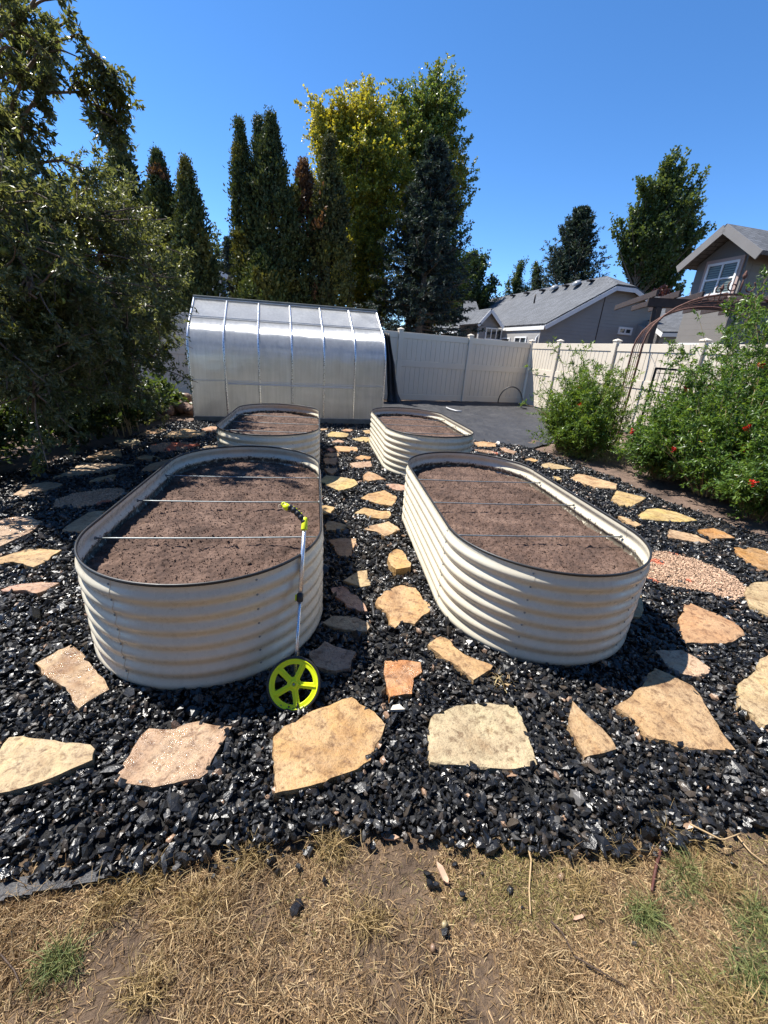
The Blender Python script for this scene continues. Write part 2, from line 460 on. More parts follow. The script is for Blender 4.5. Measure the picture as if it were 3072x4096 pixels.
STONES = [
 ('pink', "wet pink and tan flagstone left of the near left bed's front corner", [(-1.195,1.599),(-1.109,1.712),(-1.008,1.627),(-0.954,1.569),(-0.872,1.49),(-0.822,1.421),(-0.86,1.377),(-0.891,1.328),(-0.946,1.391),(-0.996,1.446),(-1.075,1.492),(-1.138,1.539)]),
 ('cream', "cream flagstone in front of the gravel, cut off by the photo's left edge", [(-1.09,1.113),(-1.06,1.169),(-1.061,1.22),(-1.019,1.222),(-0.924,1.199),(-0.771,1.163),(-0.748,1.144),(-0.737,1.101),(-0.79,1.073),(-0.858,1.036),(-0.962,1.011),(-1.015,1.009)]),
 ('pink', 'wet glittering pinkish flagstone between the cut-off cream one and the big orange one', [(-0.644,1.022),(-0.641,1.06),(-0.634,1.142),(-0.63,1.197),(-0.61,1.224),(-0.558,1.212),(-0.523,1.209),(-0.477,1.232),(-0.434,1.239),(-0.365,1.213),(-0.307,1.203),(-0.324,1.143),(-0.343,1.09),(-0.352,1.023),(-0.375,1.003),(-0.45,0.994),(-0.516,0.987),(-0.573,1.001)]),
 ('orange', 'big orange mottled flagstone just in front of the yellow wheel', [(-0.131,0.921),(-0.134,1.001),(-0.154,1.138),(-0.123,1.183),(-0.012,1.249),(0.111,1.302),(0.153,1.309),(0.181,1.27),(0.238,1.227),(0.276,1.164),(0.228,1.081),(0.197,1.014),(0.119,0.976),(0.033,0.945),(-0.064,0.93)]),
 ('pale', "large near-rectangular pale cream flagstone in the front row, below the two beds' aisle", [(0.454,1.172),(0.471,1.189),(0.577,1.223),(0.7,1.228),(0.783,1.212),(0.839,1.201),(0.826,1.115),(0.812,1.005),(0.797,0.941),(0.708,0.934),(0.575,0.953),(0.404,0.989),(0.413,1.043)]),
 ('tan', 'narrow pointed tan flagstone between the pale rectangular one and the big swirled one', [(1.091,1.203),(1.107,1.139),(1.135,1.063),(1.142,1.011),(1.133,0.966),(1.07,0.954),(0.98,0.943),(0.991,1.009),(1.001,1.087),(1.044,1.144)]),
 ('tan', "big swirl-grained tan flagstone with a corner in the right bed's shadow", [(1.257,1.158),(1.385,1.209),(1.518,1.287),(1.628,1.363),(1.688,1.305),(1.728,1.239),(1.678,1.102),(1.616,0.917),(1.48,0.928),(1.398,0.96),(1.299,1.013),(1.299,1.084)]),
 ('pale', "pale grey flagstone half in the shadow at the right bed's front corner", [(1.731,1.476),(1.881,1.47),(1.912,1.408),(1.922,1.337),(1.884,1.306),(1.814,1.292),(1.722,1.327),(1.698,1.371),(1.721,1.413)]),
 ('cream', "large cream flagstone at the photo's right edge beside the swirled tan one", [(2.363,1.417),(2.252,1.374),(2.131,1.296),(1.949,1.222),(1.821,1.103),(1.849,1.061),(1.832,1.024),(1.843,1.001),(1.944,1.002),(2.284,1.195),(2.455,1.387)]),
 ('tan', "triangular tan flagstone just outside the right bed's shadow, below the pink gravel", [(2.32,1.875),(2.37,1.788),(2.434,1.651),(2.373,1.554),(2.187,1.498),(1.961,1.523),(2.013,1.62),(2.101,1.729),(2.236,1.834)]),
 ('cream', 'cream flagstone at the right edge touching the end of the pink gravel patch', [(3.19,2.109),(3.044,2.091),(2.915,2.032),(2.788,1.931),(2.705,1.837),(2.728,1.723),(2.94,1.758),(3.269,2.033)]),
 ('yellow', "long yellowish flagstone cracked across the middle, beside the near right bed's foot", [(0.546,1.595),(0.63,1.662),(0.672,1.625),(0.677,1.577),(0.71,1.521),(0.829,1.433),(0.805,1.405),(0.699,1.349),(0.675,1.399),(0.64,1.458),(0.601,1.494),(0.558,1.567)]),
 ('rust', 'small wet rust-orange flagstone in the aisle behind the big orange one', [(0.318,1.507),(0.402,1.507),(0.489,1.486),(0.48,1.422),(0.431,1.388),(0.406,1.297),(0.346,1.295),(0.307,1.289),(0.303,1.369),(0.302,1.436)]),
 ('orange', 'big eight-sided orange-yellow flagstone in the aisle beside the right bed', [(0.334,1.983),(0.398,2.092),(0.519,2.162),(0.606,2.121),(0.62,1.994),(0.652,1.942),(0.63,1.871),(0.557,1.807),(0.52,1.765),(0.45,1.791),(0.407,1.741),(0.385,1.774),(0.389,1.839)]),
 ('pale', "grey flagstone tucked in shade behind the near right bed's right end", [(1.953,1.915),(2.058,1.98),(1.939,1.812),(1.854,1.748),(1.813,1.758)]),
 ('yellow', 'flat yellow flagstone at the far end of the aisle, largest near the greenhouse', [(0.144,6.667),(0.234,6.96),(0.414,6.966),(0.528,6.827),(0.465,6.574),(0.3,6.503),(0.186,6.526)]),
 ('tan', 'narrow shaded flagstone at the foot of the greenhouse wall', [(0.404,7.141),(0.491,7.281),(0.624,7.205),(0.554,7.051),(0.438,7.048)]),
 ('tan', 'sliver of flagstone beside the far left bed, nearest the greenhouse', [(0.057,7.172),(0.183,7.177),(0.133,7.067),(0.057,7.032)]),
 ('yellow', "small flagstone touching the far right bed's back left corner", [(0.769,7.163),(0.921,7.265),(0.885,6.921),(0.815,6.946)]),
 ('pink', 'small pinkish wedge of flagstone between two yellow ones in the far aisle', [(0.221,6.222),(0.313,6.381),(0.409,6.236),(0.37,6.152),(0.268,6.137)]),
 ('yellow', "yellow flagstone running up to the far right bed's left side", [(0.537,6.45),(0.706,6.615),(0.849,6.614),(0.8,6.194),(0.741,6.264),(0.64,6.303)]),
 ('yellow', 'bright yellow oblong flagstone halfway along the far aisle', [(0.224,5.818),(0.293,5.919),(0.568,5.879),(0.565,5.661),(0.51,5.569),(0.292,5.562),(0.259,5.687)]),
 ('tan', 'small shaded flagstone touching the bright yellow oblong one', [(0.127,5.723),(0.204,5.788),(0.252,5.64),(0.17,5.578)]),
 ('tan', "shaded flagstone at the far left bed's corner, behind the square grey one", [(0.09,5.353),(0.152,5.482),(0.291,5.53),(0.285,5.345),(0.192,5.288)]),
 ('tan', "squarish shaded flagstone at the far left bed's front right corner", [(0.074,5.223),(0.249,5.254),(0.258,5.114),(0.222,4.925),(0.098,4.939),(0.08,5.069)]),
 ('tan', 'shaded flagstone in the gap between the two left beds', [(0.082,4.716),(0.234,4.729),(0.237,4.635),(0.167,4.496),(0.118,4.581)]),
 ('orange', 'small orange pointed flagstone beside the far right bed', [(0.484,5.25),(0.573,5.408),(0.71,5.334),(0.675,5.225),(0.566,5.174)]),
 ('pink', "pinkish oblong flagstone beside the far right bed's left side", [(0.401,4.979),(0.54,5.061),(0.679,5.113),(0.664,4.864),(0.544,4.804),(0.432,4.779)]),
 ('tan', "triangular tan flagstone at the far right bed's front foot", [(0.518,4.478),(0.587,4.64),(0.664,4.554),(0.764,4.325),(0.658,4.31),(0.55,4.251),(0.506,4.329)]),
 ('yellow', "yellow flagstone half shaded by the near left bed's back corner", [(0.022,4.278),(0.104,4.491),(0.265,4.417),(0.408,4.323),(0.43,4.147),(0.337,4.013),(0.217,3.93),(0.141,4.039),(0.051,4.202)]),
 ('pink', "pinkish strip of flagstone reaching under the near right bed's back corner", [(0.73,4.163),(0.815,4.187),(0.942,4.136),(0.905,3.95),(0.813,3.964),(0.755,4.052)]),
 ('yellow', "five-sided yellow flagstone in the aisle beside the near right bed's back end", [(0.413,3.715),(0.505,3.848),(0.68,3.947),(0.782,3.759),(0.743,3.632),(0.692,3.526),(0.6,3.553),(0.492,3.64)]),
 ('yellow', 'smooth long yellow flagstone lying between the five-sided and the ribbed one', [(0.323,3.34),(0.422,3.477),(0.537,3.402),(0.654,3.394),(0.649,3.319),(0.612,3.229),(0.55,3.211),(0.468,3.252),(0.415,3.316)]),
 ('cream', 'kite-shaped ribbed flagstone in the middle of the aisle', [(0.372,3.006),(0.455,3.073),(0.601,3.155),(0.672,2.988),(0.589,2.908),(0.523,2.861),(0.475,2.936),(0.381,2.984)]),
 ('yellow', "small sunny flagstone touching the near left bed's right side", [(0.035,3.496),(0.086,3.512),(0.165,3.466),(0.116,3.319),(0.034,3.343)]),
 ('pink', "tiny flagstone chip against the near left bed's right side", [(0.026,3.717),(0.063,3.709),(0.036,3.665),(0.026,3.671)]),
 ('tan', 'rounded shaded flagstone right of the near left bed, with one lit tip', [(0.064,3.072),(0.088,3.152),(0.135,3.159),(0.221,3.106),(0.255,3.061),(0.237,3.006),(0.138,2.98),(0.071,2.978)]),
 ('tan', 'dark shaded flagstone with a lit right strip and a black pebble on it', [(0.069,2.817),(0.167,2.834),(0.299,2.829),(0.293,2.752),(0.27,2.678),(0.23,2.525),(0.169,2.542),(0.129,2.636),(0.121,2.735)]),
 ('orange', 'thick-edged yellow flagstone standing proud beside the near right bed', [(0.473,2.43),(0.498,2.51),(0.563,2.584),(0.597,2.566),(0.61,2.466),(0.607,2.411),(0.625,2.364),(0.606,2.309),(0.507,2.285),(0.482,2.339)]),
 ('cream', 'flagstone half lit and half shaded in the middle of the aisle', [(0.164,2.225),(0.213,2.284),(0.269,2.343),(0.33,2.359),(0.333,2.166),(0.272,2.145),(0.206,2.19)]),
 ('pink', 'shaded stepped flagstone with a broken ledge right of the near left bed', [(0.086,2.144),(0.163,2.162),(0.199,2.084),(0.241,2.047),(0.273,1.954),(0.282,1.895),(0.241,1.892),(0.213,1.925),(0.169,1.938),(0.159,1.982),(0.11,2.041)]),
 ('pale', 'long grey shaded flagstone between the stepped one and the wheel', [(0.033,1.805),(0.082,1.865),(0.212,1.841),(0.274,1.795),(0.278,1.752),(0.256,1.714),(0.191,1.73),(0.116,1.749),(0.059,1.78)]),
 ('pink', 'shaded flagstone directly behind the yellow wheel', [(-0.035,1.586),(0.007,1.607),(0.04,1.662),(0.11,1.608),(0.191,1.567),(0.164,1.512),(0.154,1.462),(0.087,1.45),(0.048,1.46),(0.002,1.487),(-0.029,1.548)]),
 ('yellow', 'yellow oblong flagstone between the far right bed and the black fabric', [(2.565,6.505),(2.779,6.623),(2.989,6.514),(2.846,6.225),(2.548,6.184)]),
 ('pink', 'thin pinkish flagstone next to the farthest pink gravel strip', [(2.861,6.151),(2.979,6.205),(3.062,5.908),(2.956,5.78),(2.864,5.907)]),
 ('yellow', 'tiny yellow flagstone, third from the far right bed along the shrub border', [(2.958,5.435),(3.114,5.556),(3.175,5.406),(3.058,5.334)]),
 ('cream', 'slim pointed cream flagstone by the weeds under the smaller shrub', [(3.089,5.191),(3.27,5.305),(3.38,5.152),(3.43,4.973),(3.147,4.941),(3.029,5.019)]),
 ('cream', "long sandy flagstone along the right border, opposite the bed's middle rod", [(3.185,4.619),(3.387,4.805),(3.477,4.778),(3.617,4.309),(3.457,4.11),(3.235,4.186),(3.147,4.464)]),
 ('yellow', 'four-cornered golden flagstone right after the long sandy one', [(3.146,3.778),(3.447,4.096),(3.658,3.866),(3.212,3.561),(3.144,3.613)]),
 ('yellow', 'long tapering golden flagstone under the flowering shrub', [(3.147,3.36),(3.367,3.513),(3.512,3.532),(3.637,3.426),(3.67,3.203),(3.472,3.156),(3.268,3.199),(3.084,3.243)]),
 ('cream', 'rough cream flagstone lying left of the small bright orange one', [(3.034,2.871),(3.178,3.007),(3.335,2.888),(3.337,2.776),(3.328,2.711),(3.231,2.705),(3.12,2.76),(3.013,2.823)]),
 ('rust', "small bright orange flagstone near the big shrub's front", [(3.448,2.975),(3.661,3.02),(3.683,2.926),(3.652,2.791),(3.411,2.793),(3.43,2.888)]),
 ('rust', 'deep orange grained flagstone at the right edge above the pink gravel', [(3.465,2.633),(3.638,2.623),(3.715,2.578),(3.615,2.405),(3.38,2.212),(3.298,2.311),(3.344,2.427),(3.377,2.519)]),
 ('yellow', "golden flagstone peeping out behind the near right bed's rim", [(2.882,3.319),(2.943,3.241),(2.957,3.081),(2.869,3.048),(2.842,3.11)]),
 ('yellow', "tiny golden flagstone peeping over the near right bed's back rim", [(2.929,4.602),(2.993,4.583),(2.973,4.475),(2.899,4.441)]),
 ('cream', 'sunlit tan flagstone with leaf shadow at the edge of the left shrubs', [(-2.537,3.695),(-2.556,3.823),(-2.61,3.957),(-2.457,4.075),(-2.303,4.01),(-2.313,3.92),(-2.377,3.797),(-2.417,3.715),(-2.429,3.653)]),
 ('pink', "large wet pinkish flagstone at the photo's left edge, upper of two", [(-2.278,3.029),(-2.285,3.139),(-2.272,3.198),(-2.22,3.235),(-2.136,3.236),(-2.069,3.176),(-2.002,3.141),(-1.979,3.029),(-1.967,2.923),(-1.99,2.844),(-2.015,2.706),(-2.045,2.663)]),
 ('cream', "cream flagstone with a crack, running under the near left bed's left side", [(-1.785,2.964),(-1.791,3.074),(-1.78,3.191),(-1.778,3.317),(-1.673,3.366),(-1.634,3.097),(-1.656,2.947)]),
 ('yellow', 'golden wavy-edged flagstone left of the near left bed', [(-1.946,2.53),(-1.931,2.569),(-1.887,2.634),(-1.855,2.677),(-1.768,2.687),(-1.631,2.664),(-1.646,2.595),(-1.635,2.522),(-1.671,2.438),(-1.752,2.486),(-1.827,2.511),(-1.876,2.482),(-1.912,2.475)]),
 ('pink', 'thin salmon-coloured flagstone sunk in gravel left of the near left bed', [(-1.691,2.189),(-1.677,2.219),(-1.608,2.248),(-1.523,2.264),(-1.432,2.254),(-1.453,2.216),(-1.464,2.179),(-1.491,2.149),(-1.554,2.176),(-1.668,2.175)]),
 ('pale', "largest flagstone in the tree's shade, a long grey wedge", [(-2.496,4.189),(-2.461,4.422),(-2.514,4.724),(-2.262,4.738),(-1.96,4.7),(-2.108,4.519),(-2.207,4.42),(-2.312,4.325),(-2.423,4.214)]),
 ('tan', 'small dappled flagstone just in front of the long grey wedge', [(-2.137,4.094),(-2.128,4.193),(-2.005,4.326),(-1.968,4.265),(-2.051,4.119),(-2.118,4.076)]),
 ('tan', 'shaded tan flagstone just behind the long grey wedge', [(-2.537,4.904),(-2.561,5.04),(-2.511,5.253),(-2.406,5.381),(-2.317,5.247),(-2.224,5.049),(-2.296,4.968),(-2.403,4.918)]),
 ('tan', "small dappled flagstone behind the near left bed's back left corner", [(-2.069,5.009),(-2.018,5.149),(-1.816,5.037),(-1.858,4.92),(-2.011,4.943)]),
 ('pale', 'dark shaded flagstone nearest the shrubs, below the dry stalks', [(-2.642,5.815),(-2.522,5.873),(-2.357,5.884),(-2.288,5.758),(-2.297,5.522),(-2.468,5.588)]),
 ('tan', 'shaded flagstone nearest the weathered log', [(-2.491,6.16),(-2.496,6.351),(-2.447,6.7),(-2.213,6.572),(-2.28,6.355),(-2.394,6.16)]),
 ('orange', "broad dappled orange flagstone in front of the greenhouse's left end", [(-2.127,6.139),(-2.13,6.474),(-2.005,6.711),(-1.717,6.572),(-1.629,6.494),(-1.616,6.297),(-1.816,6.15),(-2.047,6.094)]),
 ('tan', "dappled flagstone half hidden by the near left bed's back left rim", [(-1.814,4.473),(-1.821,4.739),(-1.648,5.027),(-1.605,4.974),(-1.665,4.652),(-1.684,4.483)]),
 ('pale', "pale flagstone touching the far left bed's front left foot", [(-1.498,5.469),(-1.458,5.729),(-1.276,5.684),(-1.221,5.464),(-1.338,5.409)]),
 ('tan', 'dappled flagstone left of the far left bed, right under the greenhouse', [(-1.778,6.766),(-1.697,6.997),(-1.577,6.997),(-1.497,6.618),(-1.679,6.63)]),
]
PATCHES = [
 [(2.533,2.501),(2.687,2.606),(2.795,2.556),(2.923,2.476),(2.98,2.288),(2.993,2.182),(2.951,2.06),(2.804,1.942),(2.681,1.895),(2.627,1.95),(2.555,2.019),(2.421,2.059),(2.323,2.109),(2.28,2.195)],
 [(2.398,6.023),(2.66,5.997),(2.783,5.723),(2.653,5.764),(2.432,5.874)],
 [(-2.11,3.457),(-2.173,3.629),(-2.108,3.79),(-1.911,3.919),(-1.794,3.942),(-1.722,3.84),(-1.714,3.645),(-1.789,3.522),(-1.934,3.433)],
 [(-2.128,5.623),(-2.04,5.818),(-1.749,5.901),(-1.572,5.776),(-1.635,5.483),(-1.88,5.321),(-2.014,5.336)],
]

# ================================================================== SETTING
def sheet(name, poly, z, mat, label=None, res=None, amp=0.0, nscale=1.0, kind='structure', cat=None):
    """ground sheet over a polygon; with res it becomes a fine bumpy grid"""
    mb = MB()
    if res is None:
        a = sum(poly[i][0]*poly[(i+1) % len(poly)][1]-poly[(i+1) % len(poly)][0]*poly[i][1] for i in range(len(poly)))
        pl = poly if a > 0 else poly[::-1]
        mb.add([(x, y, z) for x, y in pl], [tuple(range(len(pl)))])
        o = mb.build(name, mat)
    else:
        P = np.array(poly); x0, y0 = P.min(0); x1, y1 = P.max(0)
        nx, ny = int((x1-x0)/res)+2, int((y1-y0)/res)+2
        X, Y = np.meshgrid(x0+np.arange(nx)*res, y0+np.arange(ny)*res)
        Z = z + amp*(fbm(np.stack([X*nscale, Y*nscale, 0*X+5.1], -1), 5)-0.5)*2
        ins = in_poly(X, Y, poly)
        idx = np.arange(nx*ny).reshape(ny, nx)
        q = np.stack([idx[:-1,:-1], idx[:-1,1:], idx[1:,1:], idx[1:,:-1]], -1).reshape(-1, 4)
        q = q[ins.ravel()[q].any(1)]
        used = np.unique(q); rm = np.zeros(nx*ny, int); rm[used] = np.arange(len(used))
        o = np_mesh(name, np.stack([X, Y, Z], -1).reshape(-1, 3)[used], rm[q], mat, smooth=True)
    return tag(o, label, cat, None, kind)

GRAVEL = [(-3.6,0.80),(-0.83,0.80),(-0.45,0.80),(-0.16,0.78),(0.24,0.79),(0.45,0.74),(0.66,0.70),(0.83,0.66),(1.19,0.65),(1.56,0.66),(4.6,0.55),(4.4,2.1),(4.06,2.83),(4.02,3.3),(3.82,3.86),(3.85,4.64),(3.74,5.43),(3.42,6.42),(2.67,6.75),(1.95,6.8),(1.65,7.9),(1.24,7.92),(-2.08,7.56),(-2.45,7.3),(-2.55,6.2),(-2.8,4.9),(-3.05,4.2),(-3.6,3.4)]
sheet("ground", [(-400,-60),(400,-60),(400,700),(-400,700)], -0.06, M['dirt'])
sheet("lawn_ground", [(-2.6,-0.3),(3.4,-0.3),(3.4,0.95),(-2.6,0.95)], -0.018, M['dirt'], res=0.012, amp=0.022, nscale=5.0)
sheet("border_ground", [(3.2,0.9),(7.2,0.9),(7.2,9.0),(3.4,7.2),(3.3,4)], -0.022, M['mulch'], res=0.03, amp=0.03, nscale=5.0)
sheet("border_ground", [(-7,2.0),(-2.6,2.0),(-2.4,7.0),(-2.0,8.0),(-2.2,11.5),(-7,10.0)], -0.022, M['mulch'], res=0.04, amp=0.03, nscale=4.0)
sheet("gravel_bed", [(x, y+(0.055 if y < 0.9 else 0)) for x, y in GRAVEL], -0.004, M['gbase'], res=0.03, amp=0.010, nscale=6.0)
FABRIC = [(1.25,7.9),(1.9,6.55),(2.7,6.55),(3.5,6.35),(4.6,7.2),(6.62,8.2),(6.62,13.0),(4.4,12.65),(2.2,12.05),(1.0,11.6),(0.4,10.4),(1.2,9.2)]
sheet("black_landscape_fabric", FABRIC, 0.002, M['fabric'], "flat black landscape fabric spread in front of the cream fence", 0.035, 0.05, 2.6, None, "landscape fabric")
sheet("edging_fabric", [(-1.05,.725),(-.80,.742),(-.72,.750),(-.62,.756),(-.52,.768),(-.44,.780),(-.36,.795),(-.45,.80),(-.55,.797),(-.66,.787),(-.82,.778),(-1.05,.77)], 0.004, M['fabric'], "bare strip of black fabric at the gravel's front left edge", 0.006, 0.010, 14.0, None, "landscape fabric")

# ------------------------------------------------------------------ raised beds
BH, BA, BR = 0.5125, 0.594, 0.538
def stadium(a, r, s0=None, n_arc=26, n_side=20):
    """closed loop, returns points and outward normals, counter-clockwise from (r,-a)"""
    P = []; N = []
    for k in range(n_side): P.append((r, -a+2*a*k/n_side)); N.append((1, 0))
    for k in range(n_arc*2):
        t = math.pi*k/(n_arc*2); P.append((r*math.cos(t), a+r*math.sin(t))); N.append((math.cos(t), math.sin(t)))
    for k in range(n_side): P.append((-r, a-2*a*k/n_side)); N.append((-1, 0))
    for k in range(n_arc*2):
        t = math.pi+math.pi*k/(n_arc*2); P.append((r*math.cos(t), -a+r*math.sin(t))); N.append((math.cos(t), math.sin(t)))
    return np.array(P), np.array(N)
def bed_arc(th, cy):  # point on an end cap
    return np.array([BR*math.cos(th), cy+BR*math.sin(th)]), np.array([math.cos(th), math.sin(th)])
NW = 7
PER = BH/(NW+0.35)
def corr(z):
    zz = np.clip(BH-0.35*PER-z, 0, None)
    return np.where(z > BH-0.35*PER, 0.0, 0.0125*(0.5-0.5*np.cos(2*np.pi*zz/PER))**0.8)
def make_bed():
    t = thing('raised_bed', 'x', 'raised bed', (0, 0, 0), 'oval corrugated metal raised beds')
    zs = np.linspace(0, BH, NW*12+5); off = corr(zs)
    segs = []
    for c0, base in ((BA, 0.0), (-BA, math.pi)):
        for k in range(3):
            th = np.linspace(base+k*math.pi/3, base+(k+1)*math.pi/3+0.03, 22)
            segs.append([bed_arc(x, c0) for x in th])
    ys = np.linspace(-BA, BA+0.015, 26)
    segs.append([(np.array([BR, y]), np.array([1.0, 0])) for y in ys])
    segs.append([(np.array([-BR, -y]), np.array([-1.0, 0])) for y in ys])
    for i, sg in enumerate(segs):
        P = np.array([s[0] for s in sg]); N = np.array([s[1] for s in sg]); n = len(P); m = len(zs)
        lift = np.linspace(0.0, 0.0015, n)[:, None]
        def surf(e):
            XY = P[:, None, :]+N[:, None, :]*(off[None, :, None]+lift[..., None]+e)
            return np.concatenate([XY, np.broadcast_to(zs[None, :, None], (n, m, 1))], -1)
        A = surf(0.0).reshape(-1, 3); B = surf(-0.0022).reshape(-1, 3); q = []; h = n*m
        for a in range(n-1):
            for b in range(m-1):
                k = a*m+b
                q.append((k, k+m, k+m+1, k+1)); q.append((h+k, h+k+1, h+k+m+1, h+k+m))
            q.append(tuple(2*h+i_ for i_ in (a*m+m-1, (a+1)*m+m-1, h+(a+1)*m+m-1, h+a*m+m-1)))
        for b in range(m-1):
            q.append(tuple(2*h+i_ for i_ in (b, b+1, h+b+1, h+b))); k = (n-1)*m+b; q.append(tuple(2*h+i_ for i_ in (k, h+k, h+k+1, k+1)))
        VV = np.concatenate([A, B, A, B]); q = np.array(q); us = np.unique(q); rm_ = np.zeros(len(VV), int); rm_[us] = np.arange(len(us)); VV = VV[us]; q = rm_[q]
        np_mesh('panel', VV, q, M['paint'], t, smooth=True)
    P, N = stadium(BA, BR)
    mb = MB(); Q = np.c_[P, np.full(len(P), BH+0.001)]; n = 8; V = []; m = len(Q)
    for i in range(m):
        for k in range(n):
            a = 2*math.pi*k/n; V.append((P[i][0]+N[i][0]*0.0055*math.cos(a), P[i][1]+N[i][1]*0.0055*math.cos(a), BH+0.001+0.0075*math.sin(a)))
    mb.add(V, [(i*n+k, ((i+1) % m)*n+k, ((i+1) % m)*n+(k+1) % n, i*n+(k+1) % n) for i in range(m) for k in range(n)], True)
    mb.build('rubber_edge', M['rubber'], t)
    for y in (-0.575, -0.06, 0.45):
        b = MB(); x = np.linspace(-BR+0.003, BR-0.003, 12)
        b.tube(np.c_[x, 0*x+y, BH-0.066-0.004*np.sin((x+BR)/(2*BR)*np.pi)], 0.0042, 8)
        for s in (-1, 1): b.lathe([(0.0, 0), (0.009, 0), (0.009, 0.008), (0.0, 0.008)], (s*(BR-0.003), y, BH-0.066), (-s, 0, 0), 6, False)
        b.build('brace_rod', M['steel'], t)
    b0 = None
    seams = [bed_arc(base+k*math.pi/3+0.012, c0) for c0, base in ((BA, 0.0), (-BA, math.pi)) for k in (0, 1, 2)]
    seams += [(np.array([BR, -BA+0.012]), np.array([1.0, 0])), (np.array([-BR, BA-0.012]), np.array([-1.0, 0]))]
    for p, nrm in seams:
        for j in range(NW):
            z = BH-0.35*PER-(j+0.02)*PER
            b = MB(); c = np.array([*p, z])+np.array([*nrm, 0])*float(corr(np.array([z]))[0]+0.002)
            b.lathe([(0.005, -0.003), (0.005, 0.0014), (0.0035, 0.003), (0.0, 0.0033)], c, np.array([*nrm, 0]), 6, False)
            b.build('bolt', M['steel'], t)
    return t
def ico():
    t = (1+5**0.5)/2
    V = unit(np.array([(-1,t,0),(1,t,0),(-1,-t,0),(1,-t,0),(0,-1,t),(0,1,t),(0,-1,-t),(0,1,-t),(t,0,-1),(t,0,1),(-t,0,-1),(-t,0,1)], float))
    Fc = np.array([(0,11,5),(0,5,1),(0,1,7),(0,7,10),(0,10,11),(1,5,9),(5,11,4),(11,10,2),(10,7,6),(7,1,8),(3,9,4),(3,4,2),(3,2,6),(3,6,8),(3,8,9),(4,9,5),(2,4,11),(6,2,10),(8,6,7),(9,8,1)])
    return V, Fc
def chips(X, Y, Z, size, rg, flat=0.5, jag=0.28, tilt=0.45):
    n = len(X); B, Fc = ico()
    V = B[None]*(1+jag*rg.normal(size=(n, 12, 1)).clip(-1.6, 1.6))
    # cut flats: clamp along a random axis for a split-rock look
    ax = unit(rg.normal(size=(n, 1, 3))); dp = (V*ax).sum(-1, keepdims=True); V = V-ax*np.maximum(dp-0.45, 0)
    S = np.stack([size*rg.uniform(0.75, 1.35, n), size*rg.uniform(0.6, 1.0, n), size*flat*rg.uniform(0.6, 1.3, n)], -1)
    V = V*S[:, None, :]*0.5
    q = unit(np.concatenate([rg.normal(0, tilt, (n, 2)), np.zeros((n, 1)), np.ones((n, 1))], 1))
    def rot(V, q):
        u = q[:, None, :3]; w = q[:, None, 3:]
        return V+2*np.cross(np.broadcast_to(u, V.shape), np.cross(np.broadcast_to(u, V.shape), V)+w*V)
    a = rg.uniform(0, 2*np.pi, n); ca, sa = np.cos(a)[:, None], np.sin(a)[:, None]
    V = np.stack([V[..., 0]*ca-V[..., 1]*sa, V[..., 0]*sa+V[..., 1]*ca, V[..., 2]], -1)
    V = rot(V, q)+np.stack([X, Y, Z], -1)[:, None, :]
    Fa = (Fc[None]+(np.arange(n)*12)[:, None, None]).reshape(-1, 3)
    return V.reshape(-1, 3), Fa
bed0 = make_bed()
BEDS = [((-0.520, 2.545), 0.4, "near left cream oval bed with the measuring wheel leaning on it", "brown soil filling the near left bed under the wheel's handle"),
        ((1.257, 2.554), -1.5, "near right cream oval bed, sunlit along its left side", "brown soil filling the near right bed"),
        ((-0.520, 5.276), 0.0, "far left cream oval bed standing right in front of the greenhouse", "dark soil in the far left bed before the greenhouse"),
        ((1.338, 5.515), 1.0, "far right cream oval bed next to the flat black fabric", "dark soil in the far right bed beside the black fabric")]
